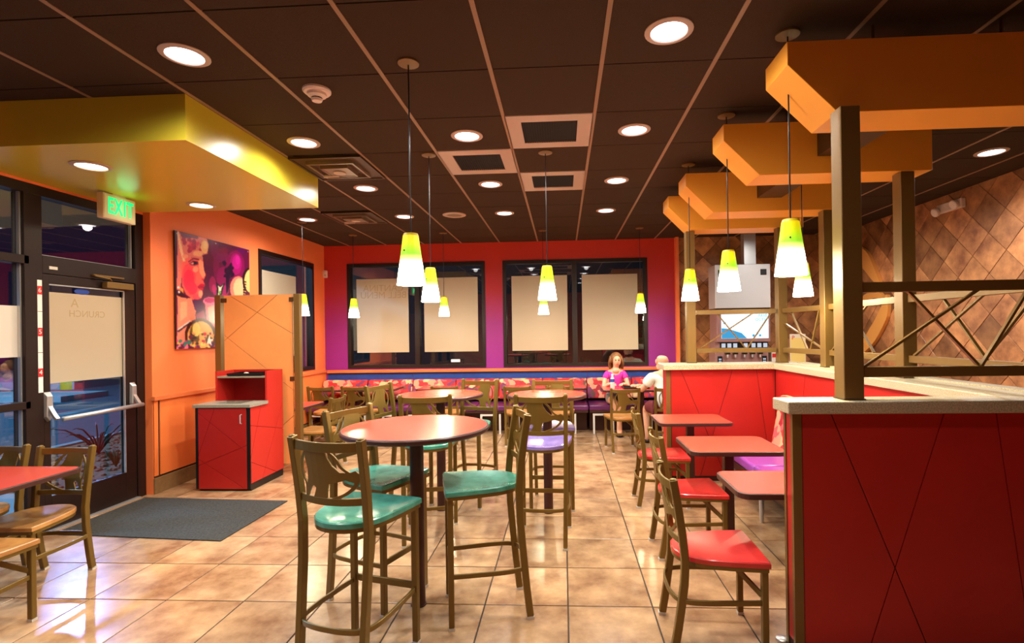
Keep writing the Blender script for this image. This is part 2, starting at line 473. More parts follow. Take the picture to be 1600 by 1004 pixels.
# left wall with one window, dado, chair rail and baseboard
WL = (6.96, 8.55, 1.04, 2.84)
wl = MB()
wl.box(XL - .16, XL, 5.08, WL[0], 0, H + .03).box(XL - .16, XL, WL[1], YB + .16, 0, H + .03).box(XL - .16, XL, WL[0], WL[1], 0, WL[2]).box(XL - .16, XL, WL[0], WL[1], WL[3], H + .03)
wl.box(XL - .16, XL - .075, -2.6, 5.08, 2.88, H + .03)
wall_left = struct(wl.obj('wall_left', 'orange_paint'))
bx('dado_backing', 'seam', XL, XL + .004, 5.086, YB - .003, .16, .962, wall_left)
for (a, b) in ((5.086, 5.135), (5.163, 6.4), (6.408, 7.66), (7.668, YB - .003)):
    bx('dado_panel', 'orange_dado', XL + .004, XL + .014, a, b, .182, .962, wall_left)
struct(bx('trim_1', 'orange_trim', XL, XL + .045, 5.06, YB - .05, .962, 1.006, bevel=.004))
struct(bx('baseboard_left', 'tan_base', XL, XL + .02, 5.08, 8.4, 0, .16, bevel=.003))
# back wall with two windows
WB = [(-3.82, -1.35, 1.02, 2.88), (-1.04, 1.465, 1.02, 2.88)]
wb = MB()
for (a, b) in ((XL - .16, WB[0][0]), (WB[0][1], WB[1][0]), (WB[1][1], 1.93)): wb.box(a, b, YB, YB + .16, 0, H + .03)
for w in WB: wb.box(w[0], w[1], YB, YB + .16, 0, w[2]).box(w[0], w[1], YB, YB + .16, w[3], H + .03)
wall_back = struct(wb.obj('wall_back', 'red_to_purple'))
for k in range(4):
    bx('blue_panel', 'blue_panel', -4.18 + k * 1.53, -4.18 + (k + 1) * 1.53 - .006, YB - .014, YB, .45, .944, wall_back)
struct(bx('trim_2', 'orange_trim', XL + .05, 1.93, YB - .055, YB, .948, 1.0, bevel=.004))
struct(bx('trim_3', 'orange_paint', 1.93, 1.985, YB - .10, YB + .1, 0, H + .02))
# windows
def window(n, axis, lo, hi, z0, z1, mulls, plane, sgn):
    """frame sits in the wall plane; axis 'x' for the back wall, 'y' for the left one"""
    def b(mb, a0, a1, d0, d1, c0, c1):
        d0, d1 = sorted((plane + sgn * d0, plane + sgn * d1))
        return mb.box(a0, a1, d0, d1, c0, c1) if axis == 'x' else mb.box(d0, d1, a0, a1, c0, c1)
    f = MB(); t = .06
    b(f, lo, lo + t, -.012, .10, z0, z1); b(f, hi - t, hi, -.012, .10, z0, z1); b(f, lo + t, hi - t, -.012, .10, z0, z0 + t); b(f, lo + t, hi - t, -.012, .10, z1 - t, z1)
    fo = struct(f.obj('window_%d' % n, 'dark_frame'))
    cuts = [lo + t] + [v for m in mulls for v in (m - .042, m + .042)] + [hi - t]
    for m in mulls: b(MB(), m - .042, m + .042, -.008, .10, z0 + t, z1 - t).obj('mullion', 'dark_frame', fo)
    for k in range(0, len(cuts), 2): b(MB(), cuts[k] - .005, cuts[k + 1] + .005, .045, .051, z0 + t - .005, z1 - t + .005).obj('pane', 'glass', fo)
    return fo
window(1, 'y', *WL[:2], *WL[2:], [], XL, -1)
window(2, 'x', *WB[0][:2], *WB[0][2:], [-2.565], YB, 1)
window(3, 'x', *WB[1][:2], *WB[1][2:], [.21], YB, 1)
# storefront left of the door: frame members and panes (window_4), and the door itself
XF = -4.31
sf = MB()
sf.box(XF - .11, XF, -2.6, 5.08, 2.80, 2.88)                     # head
sf.box(XF - .11, XF, -2.6, 3.94, 2.22, 2.29).box(XF - .11, XF, -2.6, 3.94, 1.05, 1.11).box(XF - .11, XF, -2.6, 3.94, 0, .12)
for y in (3.90, 2.58, 1.26, -.06, -1.38): sf.box(XF - .11, XF, y, y + .055 if y != 3.90 else 4.045, 0, 2.80)
sf.box(XF - .11, XF, 4.98, 5.08, 0, 2.80).box(XF - .11, XF, 4.045, 4.98, 2.16, 2.31)
store = struct(sf.obj('window_4', 'dark_frame', bevel=.003, seg=1))
ys = [3.90, 2.58, 1.26, -.06, -1.38, -2.6]
for k in range(5):
    for (a, b) in ((.12, 1.05), (1.11, 2.22), (2.29, 2.80)):
        bx('pane', 'glass', XF - .06, XF - .054, ys[k + 1] + .05, ys[k] + .005, a - .005, b + .005, store)
        bx('gasket', 'aluminium', XF - .053, XF - .028, ys[k] - .012, ys[k], a, b, store)
bx('pane', 'glass', XF - .06, XF - .054, 4.04, 4.985, 2.305, 2.805, store)
bx('gasket', 'aluminium', XF - .053, XF - .03, 4.955, 4.967, 2.31, 2.80, store)
bx('transom_strip', 'aluminium', XF - .053, XF - .03, 4.05, 4.97, 2.31, 2.318, store)
d1 = MB()
d1.box(XF - .055, XF - .008, 4.05, 4.105, .012, 2.155).box(XF - .055, XF - .008, 4.845, 4.975, .012, 2.155)
d1.box(XF - .055, XF - .008, 4.105, 4.845, 2.075, 2.155).box(XF - .055, XF - .008, 4.105, 4.845, .012, .29)
door = struct(d1.obj('door_1', 'dark_frame', bevel=.003, seg=1))
bx('pane', 'glass', XF - .034, XF - .028, 4.10, 4.85, .285, 2.08, door)
bx('glazing_bead', 'aluminium', XF - .020, XF - .004, 4.835, 4.846, .29, 2.075, door)
bx('glazing_bead', 'aluminium', XF - .020, XF - .004, 4.105, 4.845, 2.067, 2.076, door)
bx('threshold', 'aluminium', XF - .10, XF + .03, 4.05, 4.98, .001, .011, door)
bar = MB().tube([(XF + .085, 4.12, .935), (XF + .085, 4.95, .945)], .019, 14).obj('push_bar', 'aluminium', door, smooth=True)
for y in (4.075, 4.925):
    MB().prism([(-.03, .18), (.03, .18), (.035, -.03), (0, -.075), (-.035, -.03)], lambda a, b, y=y: (XF - .008, y + a, .99 + b), lambda a, b, y=y: (XF + .022, y + a * .8, .99 + b * .8)).obj('bar_bracket', 'aluminium', door, bevel=.004)
    MB().sweep([(XF + .01, y, 1.05), (XF + .06, y, .97), (XF + .085, y, .94)], .02, .035, (0, 1, 0)).obj('bar_arm', 'aluminium', door)
cl = MB().box(XF - .006, XF + .05, 4.60, 4.90, 2.085, 2.145).obj('door_closer', 'bronze', door, bevel=.006)
MB().sweep([(XF + .03, 4.66, 2.155), (XF + .07, 4.60, 2.17), (XF + .02, 4.50, 2.19)], .02, .012).obj('closer_arm', 'bronze', cl)
MB().bar((XF + .012, 4.49, 2.195), (XF + .012, 4.82, 2.195), .02, .014).obj('closer_track', 'bronze', cl)
bx('hinge_plate', 'white_metal', XF, XF + .004, 4.10, 4.17, 2.20, 2.225, store)
# right tiled wall, tiled part of the back wall, wall behind the camera
wall_right = struct(bx('wall_right', 'wall_grout', XR, XR + .15, -2.6, YB + .16, 0, H + .03))
wall_tiled = struct(bx('wall_rear', 'wall_grout', 1.985, XR, YB, YB + .16, 0, H + .03))
wall_near = struct(bx('wall_near', 'orange_paint', XL - .2, XR + .2, -2.75, -2.6, 0, H + .03))
DG = .443
def diamonds(parent, a0, a1, z0, z1, ca, cz, fn0, fn1):
    hd = DG / 2
    for i in range(-40, 40):
        for j in range(-40, 40):
            if (i + j) % 2: continue
            x, z = ca + i * hd, cz + j * hd
            g = hd - .0045
            p = [(x - g, z), (x, z - g), (x + g, z), (x, z + g)]
            for (A, B, C) in ((1, 0, -a0), (-1, 0, a1), (0, 1, -z0), (0, -1, z1)): p = clip(p, A, B, C) if p else p
            if len(p) < 3 or area(p) < .002: continue
            px, pz = sum(q[0] for q in p) / len(p), sum(q[1] for q in p) / len(p)
            me = MB().prism([(a - px, b - pz) for a, b in p], fn0, fn1).mesh('wall_tile', 'wall_tile', bevel=.002, seg=1)
            o = put('wall_tile', me, parent); v = Vector(fn0(px, pz)) - Vector(fn0(0, 0)); o.location = v

diamonds(wall_right, 5.0, YB - .01, .9, H, 6.562, 2.63, lambda a, b: (XR - .009, a, b), lambda a, b: (XR + .002, a, b))
diamonds(wall_tiled, 1.985, XR - .01, .9, H, 2.19, 2.87, lambda a, b: (a, YB - .009, b), lambda a, b: (a, YB + .002, b))
# yellow entrance soffit under the ceiling
sof = bx('entrance_soffit', 'soffit_yellow', XL - .074, -2.45, 3.24, 5.07, 2.90, H - .004)
struct(sof)

# ================================================================== OUTSIDE THE GLASS
struct(bx('ground_outside', 'asphalt', -60, XL - .2, -30, 60, -.22, -.12))
struct(bx('ground_rear', 'asphalt', XL - .2, 30, YB + .16, 40, -.22, -.12))
bed = struct(bx('planting_bed', 'gravel', -7.6, XF - .12, 5.15, 9.6, -.14, -.03))
struct(bx('pavement', 'kerb', -7.6, XF - .12, 1.5, 5.15, -.14, -.02))
struct(MB().sweep([(-7.72, 1, -.07), (-7.72, 8.6, -.07), (-7.3, 9.7, -.07), (-4.5, 9.7, -.07)], .14, .12).obj('kerb_near', 'kerb'))
struct(bx('kerb_far', 'kerb', -30, -13.9, 13.5, 15.0, -.14, .04))
bx('lawn_far', 'kerb', -40, -17, 17.0, 24, -.14, .15)['kind'] = 'structure'
stones = MB()
for k in range(900):
    r = random.uniform(.015, .05); x = random.uniform(-7.5, -4.6); y = random.uniform(5.3, 9.4)
    stones.ball((x, y, -.03 + r * .2), (r, r * random.uniform(.6, 1), r * .6), 6, 4)
tag(stones.obj('gravel_stones', 'gravel', bed), kind='stuff')
ag = empty('agave_plant', (-6.6, 6.95, -.03)); tag(ag, 'dark spiky agave plant in gravel bed outside the glass door', 'plant')
for k in range(15):
    a = k * 2.4; l = random.uniform(.45, .85); t = random.uniform(.35, 1.0)
    pts = [(math.cos(a) * l * s * t, math.sin(a) * l * s * t, l * (s * 1.25 - s * s * .75) + .02) for s in (0, .3, .6, .85, 1)]
    MB().tube(pts, [.010, .012, .010, .006, .002], 6).obj('leaf', 'dark_leaf', ag)
tf = empty('grass_tuft', (-5.75, 6.3, -.03)); tag(tf, 'small dry grass tuft in gravel bed near the door frame', 'plant')
for k in range(40):
    a = random.uniform(0, 6.28); l = random.uniform(.12, .26); t = random.uniform(.1, .7)
    MB().tube([(0, 0, 0), (math.cos(a) * l * t * .5, math.sin(a) * l * t * .5, l * .6), (math.cos(a) * l * t, math.sin(a) * l * t, l)], [.006, .005, .001], 4).obj('blade', 'dry_grass', tf)
yb = MB().lathe([(.3, 0), (.3, .5), (.26, .56), (0.02, .58)], 20, (-17.3, 17.2, -.12)).obj('bollard_drum', 'yellow_paint', smooth=.6)
tag(yb, 'yellow bollard across the street seen through the door glass', 'bollard')
cn = empty('door_canopy', (0, 0, 0)); tag(cn, 'tan flat canopy above the entrance seen through the transom glass', 'canopy')
bx('deck', 'canopy_tan', -7.4, XL - .17, 3.4, 5.8, 2.95, 3.15, cn)
bx('post', 'canopy_tan', -4.84, -4.70, 5.60, 5.74, -.03, 2.95, cn)
bx('fascia', 'canopy_tan', -7.48, -7.4, 3.4, 5.6, 2.80, 3.2, cn)
struct(bx('rear_dark_backdrop', 'backdrop_dark', -9, 12, 13.2, 13.6, -.12, 6))  # unseen dark slab, added so the back windows stay dark
# ================================================================== CEILING FIXTURES
def downlight(x, y, z, label, group, lens='downlight_lens', w=DOWN_W, col=SPOT_COL):
    e = empty('downlight', (x, y, z)); tag(e, label, 'ceiling light', group)
    MB().lathe([(.128, .003), (.128, -.004), (.112, -.010), (.098, -.010), (.094, .003)], 28).obj('trim_ring', 'vent_frame', e, smooth=.6)
    MB().lathe([(.0945, .002), (.0945, -.003), (.001, -.006)], 28).obj('lens', lens, e, smooth=.6)
    lamp('SPOT', (x, y, z - .03), w, col, spot_size=2.95, spot_blend=1.0, shadow_soft_size=.05)
    return e
GL = 'downlights in the dark ceiling'
LX = [-2.116, -.752, .588]
names = {(-2.116, 2.80): 'round downlight in dark ceiling, left foreground beside the yellow soffit', (.588, 2.78): 'round downlight in dark ceiling, largest one, above the red chairs',
         (-2.116, 4.14): 'round downlight just above the square bronze diffuser by the yellow soffit', (-.752, 4.12): 'round downlight in front of the middle square return grille',
         (.588, 4.12): 'round downlight right of the nearest square return grille', (-2.116, 5.48): 'round downlight behind the nearer bronze diffuser',
         (-.752, 5.47): 'round downlight behind the left square return grille', (.588, 5.47): 'round downlight right of the farthest square return grille',
         (-3.47, 6.86): 'small far downlight near the orange wall beside the far diffuser', (-2.116, 6.84): 'small far downlight left of the round ceiling speaker',
         (-.752, 6.80): 'small far downlight right of the round ceiling speaker', (.588, 6.80): 'small far downlight nearest the orange hanging beams',
         (3.95, 4.94): 'dim downlight in dark ceiling near the brown tiled wall'}
for (x, y), lb in names.items(): downlight(x, y, H - .003, lb, GL, w=DOWN_W * (1.7 if x > 3 else 1))
for x, w, lb in ((-3.4, .7, 'beside the glass front'), (-2.116, .6, 'second from the glass front'), (-.752, .45, 'third from the glass front'), (.588, .25, 'farthest from the glass front')):                       # the same rows go on behind the camera
    downlight(x, 1.45, H - .003, 'round downlight in the row above the camera, ' + lb, GL, w=DOWN_W * w)
downlight(3.2, 6.9, H - .003, 'round downlight before the drinks counter behind the hanging beams', GL, w=DOWN_W * 1.8)
downlight(-3.504, 3.66, 2.899, 'warm recessed lamp in yellow soffit above the exit door', 'soffit lamps', 'soffit_lens', DOWN_W * .5, (1, .84, .6))
downlight(-3.509, 4.84, 2.899, 'warm recessed lamp in yellow soffit nearest the artwork', 'soffit lamps', 'soffit_lens', DOWN_W * .5, (1, .84, .6))
for k, c in enumerate(sorted(vents_ret, key=lambda p: (p[1], p[0]))):
    e = empty('return_grille', c)
    tag(e, ['square white-framed return grille, nearest of three, between two downlights', 'square white-framed return grille left of the hanging lamp cord', 'square white-framed return grille, farthest of three'][k], 'ceiling vent', 'return air grilles')
    h = CT / 2 - .006; g = .215
    f = MB()
    for (a, b, c_, d) in ((-h, h, -h, -g), (-h, h, g, h), (-h, -g, -g, g), (g, h, -g, g)): f.box(a, b, c_, d, -.006, .018)
    f.obj('frame', 'vent_frame', e)
    bx('core', 'vent_dark', -g, g, -g, g, .004, .02, e)
    for q in range(22): bx('louvre', 'vent_dark', -g + .01 + q * .0195, -g + .013 + q * .0195, -g, g, -.004, .006, e)
for k, c in enumerate(sorted(vents_sup, key=lambda p: p[1])):
    e = empty('air_diffuser', (c[0], c[1], H - .024))
    tag(e, ['bronze square stepped air diffuser beside the yellow soffit', 'bronze square stepped air diffuser, farther one above the partition'][k], 'ceiling vent', 'bronze air diffusers')
    h = CT / 2 - .008
    bx('back_plate', 'bronze_dark', -h, h, -h, h, .006, .02, e)
    for q, (r, z, mt) in enumerate(((h, -.004, 'bronze_dark'), (.22, -.022, 'vent_bronze'), (.13, -.034, 'vent_bronze'))):
        f = MB(); t = .02
        for (a, b, c_, d) in ((-r, r, -r, -r + t), (-r, r, r - t, r), (-r, -r + t, -r + t, r - t), (r - t, r, -r + t, r - t)): f.box(a, b, c_, d, z, .012)
        f.obj('ring', mt, e)
    bx('centre_plate', 'vent_bronze', -.11, .11, -.11, .11, -.030, -.022, e)
    MB().lathe([(.055, -.030), (.055, -.040), (.03, -.046), (.002, -.047)], 20).obj('sensor_disc', 'vent_frame', e, smooth=.6)
    MB().tube([(-.2, .1, -.03), (-.05, .1, -.03)], .014, 8).obj('conduit', 'vent_frame', e)
sd = empty('smoke_detector', (-1.578, 3.267, H - .002)); tag(sd, 'white round smoke detector with stepped dome on dark ceiling', 'smoke detector')
MB().lathe([(.088, 0), (.088, -.012), (.078, -.022), (.062, -.024)], 28).obj('base', 'white_plastic', sd, smooth=.5)
MB().lathe([(.062, -.020), (.058, -.04), (.040, -.052)], 28).obj('body', 'white_plastic', sd, smooth=.5)
MB().lathe([(.034, -.05), (.034, -.062)], 24).obj('vent_slot', 'black_plastic', sd)
MB().lathe([(.036, -.06), (.03, -.074), (.002, -.078)], 24).obj('cap', 'white_plastic', sd, smooth=.5)
sp = empty('ceiling_speaker', (-1.43, 6.82, H - .003)); tag(sp, 'round tan speaker grille in dark ceiling near back wall', 'speaker')
MB().lathe([(.155, .002), (.155, -.006), (.14, -.012), (.10, -.012), (.095, -.004)], 32).obj('rim', 'vent_frame', sp, smooth=.6)
MB().lathe([(.096, .001), (.096, -.005), (.05, -.012), (.002, -.012)], 28).obj('grille', 'vent_bronze', sp, smooth=.6)

# ------------------------------------------------------------------ pendant lamps
SH_B, SH_H = 1.895, .29
def pendant(x, y, label, group, zb=SH_B, top=H):
    e = empty('pendant_lamp', (x, y, zb)); tag(e, label, 'pendant lamp', group)
    MB().lathe([(.083, 0), (.045, SH_H), (.041, SH_H), (.079, .001)], 32, close=False).obj('shade', 'lampshade', e, smooth=.6)
    MB().lathe([(.046, SH_H - .002), (.04, SH_H + .012), (.002, SH_H + .014)], 24).obj('shade_cap', 'yellow_paint', e, smooth=.6)
    for a in (-2.0, 1.2): MB().ball((.0575 * math.cos(a), .0575 * math.sin(a), SH_H * .68), .005, 8, 6).obj('screw', 'black_plastic', e)
    MB().tube([(0, 0, SH_H + .01), (0, 0, top - zb - .008)], .0042, 6).obj('cord', 'black_plastic', e)
    MB().lathe([(.062, top - zb - .002), (.062, top - zb - .012), (.02, top - zb - .018), (.002, top - zb - .018)], 24).obj('canopy', 'bronze', e, smooth=.6)
    MB().lathe([(.012, .2), (.032, .14), (.034, .10), (.002, .065)], 14).obj('bulb', 'soffit_lens', e, smooth=.6)
    lamp('POINT', (x, y, zb + .012), PEND_W, PEND_COL, shadow_soft_size=.05)
    return e
PG = 'cone pendant lamps'
for x, y, lb in ((-.886, 2.982, 'lit cone pendant lamp, largest, over the nearest round table'), (-1.17, 4.52, 'lit cone pendant lamp over the round table next to the partition'),
                 (-.133, 4.554, 'lit cone pendant lamp over the round table with purple stools'), (1.24, 2.86, 'lit cone pendant lamp in front of the nearest bronze post'),
                 (1.238, 3.90, 'lit cone pendant lamp in front of the steel drinks machine'), (1.228, 5.02, 'lit cone pendant lamp over the farthest red booth table'),
                 (2.13, 4.68, 'lit cone pendant lamp behind the large right-hand one, above the side wall'), (-3.31, 8.0, 'small far pendant lamp in the corner by the motion sensor'),
                 (-1.86, 8.0, 'small far pendant lamp in front of the right poster of the left window'), (-.295, 8.0, 'small far pendant lamp right below the middle pendant'),
                 (1.20, 8.0, 'small far pendant lamp above the seated couple'), (-3.62, 7.0, 'small pendant lamp half hidden behind the orange partition panel')):
    pendant(x, y, lb, PG)

# ================================================================== CHAIRS AND STOOLS
def bulge(x, w=.185, b=.035): return -b * (1 - (x / w) ** 2)
SPLAT = [(.20, 1.04), (.54, 1.04), (.56, .88), (.63, .70), (.73, .56), (.86, .56), (.94, .60), (.99, .52), (.99, .40), (.93, .33), (.80, .40), (.66, .34), (.545, .30), (.52, .17), (.50, -.03), (.27, -.03), (.31, .10), (.335, .20), (.30, .25), (.25, .20), (.20, .08), (.17, -.03), (.125, -.03), (.15, .15), (.20, .38), (.215, .60), (.19, .82)]
def sheet(mb, poly, fmap, d):
    """flat outline cut into a fine net and bent onto fmap, thickness 2d"""
    bm = bmesh.new(); bm.faces.new([bm.verts.new((a, b, 0)) for a, b in poly])
    for k in range(1, 10):
        for no in ((1, 0, 0), (0, 1, 0)):
            bmesh.ops.bisect_plane(bm, geom=bm.verts[:] + bm.edges[:] + bm.faces[:], plane_co=(k / 10, k / 10, 0), plane_no=no)
    bmesh.ops.triangulate(bm, faces=[f for f in bm.faces if len(f.verts) > 4])
    bm.verts.index_update(); n = len(bm.verts)
    vs = [fmap(v.co.x, v.co.y, -d) for v in bm.verts] + [fmap(v.co.x, v.co.y, d) for v in bm.verts]
    fs = [tuple(v.index for v in f.verts) for f in bm.faces]; fs += [tuple(i + n for i in f[::-1]) for f in fs]
    fs += [(e.verts[0].index, e.verts[1].index, e.verts[1].index + n, e.verts[0].index + n) for e in bm.edges if len(e.link_faces) == 1]
    bm.free(); mb.add(vs, fs)
def strand(mb, pts, w, fmap):
    c = spline([(a, b, 0) for a, b in pts], 5); L = []; R = []
    for i, p in enumerate(c):
        t = (c[min(i + 1, len(c) - 1)] - c[max(i - 1, 0)]).normalized(); n = Vector((-t.y, t.x, 0)) * w / 2
        L.append(p + n); R.append(p - n)
    for i in range(len(c) - 1):
        mb.prism([(q.x, q.y) for q in (L[i], L[i + 1], R[i + 1], R[i])], lambda a, b: fmap(a, b, -.004), lambda a, b: fmap(a, b, .004))
SEAT_OUT = [(-.205, .222), (-.1, .226), (0, .227), (.1, .226), (.205, .222), (.217, .205), (.212, .12), (.200, .02), (.178, -.09), (.135, -.165), (.07, -.208), (0, -.22), (-.07, -.208), (-.135, -.165), (-.178, -.09), (-.200, .02), (-.212, .12), (-.217, .205)]
def seat_mesh(mat):
    o = [(v.x, v.y) for v in spline([(a, b, 0) for a, b in SEAT_OUT], 3, True)]; n = len(o)
    mb = MB(); vs = []; fs = []
    rings = [(1.0, -.014), (1.0, .008), (.975, .013), (.85, .008), (.6, .0), (.3, -.004)]
    for s, z in rings: vs += [(x * s, y * s if s > .5 else y * s, z) for x, y in o]
    for r in range(len(rings) - 1):
        for k in range(n):
            l = (k + 1) % n; fs.append((r * n + k, r * n + l, (r + 1) * n + l, (r + 1) * n + k))
    vs.append((0, 0, -.005)); c = len(vs) - 1
    for k in range(n): fs.append(((len(rings) - 1) * n + k, (len(rings) - 1) * n + (k + 1) % n, c))
    fs.append(tuple(range(n))[::-1])
    return mb.add(vs, fs).mesh('seat', mat, smooth=.7)
def chair_proto(sh, th, ring_z, mats, brace):
    """metal chair facing +y: sh seat height, th total height; returns {material: root}"""
    def py(z):                                      # rear post line
        if z < sh: return -.245 + (.06) * min(1, z / (sh * .85)) ** .8
        return -.185 - .055 * ((z - sh) / (th - sh)) ** 1.3
    def pxh(z): return .170 + .016 * z / th
    t = .031
    M_ = {}
    post = {}
    zs = [.014, sh * .25, sh * .5, sh * .75, sh, sh + (th - sh) * .33, sh + (th - sh) * .66, th]
    for s in (-1, 1):
        post[s] = MB().sweep([(s * pxh(z), py(z), z) for z in zs], t, t * 1.25, (0, 1, 0)).mesh('back_post', 'chair_metal', bevel=.003, seg=1)
    cap = {s: MB().ball((s * pxh(th), py(th), th), (.0145, .018, .008), 10, 6).mesh('post_cap', 'chair_metal', smooth=True) for s in (-1, 1)}
    gl_b = {s: MB().box(s * pxh(0) - .0165, s * pxh(0) + .0165, py(0) - .018, py(0) + .020, 0, .015).mesh('glide', 'glide') for s in (-1, 1)}
    leg = {s: MB().box(s * .188 - t / 2, s * .188 + t / 2, .196 - t / 2, .196 + t / 2, .014, sh - .02).mesh('leg', 'chair_metal', bevel=.003, seg=1) for s in (-1, 1)}
    gl_f = {s: MB().box(s * .188 - .0165, s * .188 + .0165, .1795, .2125, 0, .015).mesh('glide', 'glide') for s in (-1, 1)}
    zt, zl = th - .035, sh + .10 + (.02 if sh > .6 else 0)
    N = 11
    def rail(z, hh, arch):
        pts = []
        for i in range(N):
            x = -.176 + .352 * i / (N - 1); pts.append((x, py(z) + bulge(x), z + arch * (1 - (x / .18) ** 2)))
        return MB().sweep(pts, .012, hh).mesh('rail', 'chair_metal', bevel=.002, seg=1)
    top = rail(zt, .044, -.004); low = rail(zl, .034, -.006)
    def fmap(a, b, d):
        x = -.170 + .34 * a; z = (zl + .012) + b * (zt - zl - .034); return (x, py(z) + bulge(x) + d, z)
    sp_ = MB()
    sheet(sp_, SPLAT, fmap, .004)
    strand(sp_, [(.56, 1.03), (.68, .86), (.76, .66), (.86, .54)], .045, fmap)
    strand(sp_, [(.97, .44), (.90, .24), (.76, .08), (.58, -.03)], .055, fmap)
    strand(sp_, [(.20, .98), (.105, .75), (.11, .45), (.16, .25), (.14, -.03)], .035, fmap)
    splat = sp_.mesh('splat', 'chair_metal')
    so = [(v.x * .95, v.y * .95) for v in spline([(a, b, 0) for a, b in SEAT_OUT], 2, True)]
    frame = MB().sweep([(x, y, sh - .024) for x, y in so], .014, .022, closed=True).mesh('seat_frame', 'chair_metal')
    rg = [(.188, .196), (.196, .05), (.200, -.08), (.190, -.17), (.155, -.222), (.08, -.243), (0, -.247)]
    rg = rg + [(-x, y) for x, y in rg[-2::-1]]
    ring = MB().sweep([(v.x, v.y, ring_z) for v in spline([(a, b, 0) for a, b in rg], 4)], .012, .026).mesh('ring_stretcher', 'chair_metal', bevel=.002, seg=1)
    fb = MB().box(-.176, .176, .190, .202, ring_z - .002, ring_z + .034).mesh('front_bar', 'chair_metal', bevel=.002, seg=1)
    br = MB().bar((.182, .186, sh - .16), (.03, .05, sh - .03), .012, .026).mesh('brace', 'chair_metal')
    res = {}
    for m in mats:
        e = empty('bar_stool' if sh > .6 else 'dining_chair')
        put('seat', seat_mesh(m), e, (0, 0, sh)); put('seat_frame', frame, e)
        for s in (-1, 1):
            l = put('leg', leg[s], e); put('glide', gl_f[s], l)
            p = put('back_post', post[s], e); put('post_cap', cap[s], p); put('glide', gl_b[s], p)
        put('top_rail', top, e); put('lower_rail', low, e); put('splat', splat, e); put('ring_stretcher', ring, e)
        if brace: put('brace', br, e)
        else: put('front_bar', fb, e)
        res[m] = e
    return res
STOOL = chair_proto(.74, 1.145, .285, ('teal_seat', 'purple_seat'), False)
CHAIR = chair_proto(.45, .86, .255, ('red_seat', 'wood_seat'), True)
used = set()
def seat_at(protos, m, x, y, face, label, group, cat):
    """face = direction the sitter looks, (dx, dy); x, y = middle between front and rear feet"""
    p = protos[m]
    e = p if id(p) not in used else dup(p)
    used.add(id(p))
    n = math.hypot(*face); dx, dy = face[0] / n, face[1] / n
    e.rotation_euler = (0, 0, math.atan2(-dx, dy)); e.location = (x + dx * .025, y + dy * .025, 0)
    tag(e, label, cat, group); return e
G1, G2, G3 = 'bronze bar stools at the round tables', 'red-seated chairs at the booth tables', 'wood-seated bronze chairs'
for m, x, y, f, lb in (
        ('teal_seat', -1.02, 2.47, (.25, .97), 'teal-seated bronze bar stool with its back to the camera, nearest of all'),
        ('teal_seat', -.46, 3.00, (-.965, -.26), 'teal-seated bronze bar stool right of the nearest round table'),
        ('teal_seat', -1.175, 3.135, (.93, -.366), 'teal-seated bronze bar stool left of the nearest round table'),
        ('teal_seat', -1.08, 4.06, (-.14, .99), 'teal-seated bronze bar stool behind the nearest round table, back to camera'),
        ('purple_seat', -.165, 4.03, (.04, 1), 'purple-seated bronze bar stool with its back to the camera'),
        ('purple_seat', -.115, 4.86, (-.02, -1), 'purple-seated bronze bar stool on the far side of the round table'),
        ('teal_seat', -.90, 4.93, (-.28, -.96), 'teal-seated bronze bar stool on the far right of the second round table'),
        ('teal_seat', -1.52, 4.66, (.966, -.26), 'teal-seated bronze bar stool left of the second round table, near the partition')):
    seat_at(STOOL, m, x, y, f, lb, G1, 'bar stool')
for x, y, f, lb in ((.755, 2.785, (1, -.01), 'red-seated bronze chair nearest the camera, at the nearest booth table'),
                    (.88, 3.83, (1, .03), 'red-seated bronze chair at the middle booth table'),
                    (.885, 4.90, (1, .0), 'red-seated bronze chair at the farthest booth table')):
    seat_at(CHAIR, 'red_seat', x, y, f, lb, G2, 'chair')
for x, y, f, lb in ((-3.47, 3.20, (.03, -1), 'wood-seated bronze chair beside the glass door, wholly in view'),
                    (-4.00, 3.24, (.0, -1), 'wood-seated bronze chair cut by the left edge, behind the table'),
                    (-3.24, 2.56, (.0, 1), 'wood-seated bronze chair cut by the left edge, nearest the camera'),
                    (-3.61, 7.66, (.0, 1), 'wood-seated chair at the back bench, closest to the orange wall'),
                    (-3.09, 7.66, (.03, 1), 'wood-seated chair at the back bench, second from the orange wall'),
                    (-2.99, 6.20, (-1, .02), 'wood-seated chair facing the orange wall behind the partition'),
                    (-1.72, 7.55, (.0, 1), 'wood-seated chair at the back bench behind the second round table'),
                    (-.66, 7.50, (.0, 1), 'wood-seated chair at the back bench, left one behind the purple stools'),
                    (-.06, 7.50, (.0, 1), 'wood-seated chair at the back bench, right one behind the purple stools'),
                    (.79, 7.06, (-.10, 1), 'wood-seated chair with empty seat in front of the seated woman'),
                    (1.41, 7.16, (.0, 1), 'wood-seated chair that the man in white sits on')):
    seat_at(CHAIR, 'wood_seat', x, y, f, lb, G3, 'chair')

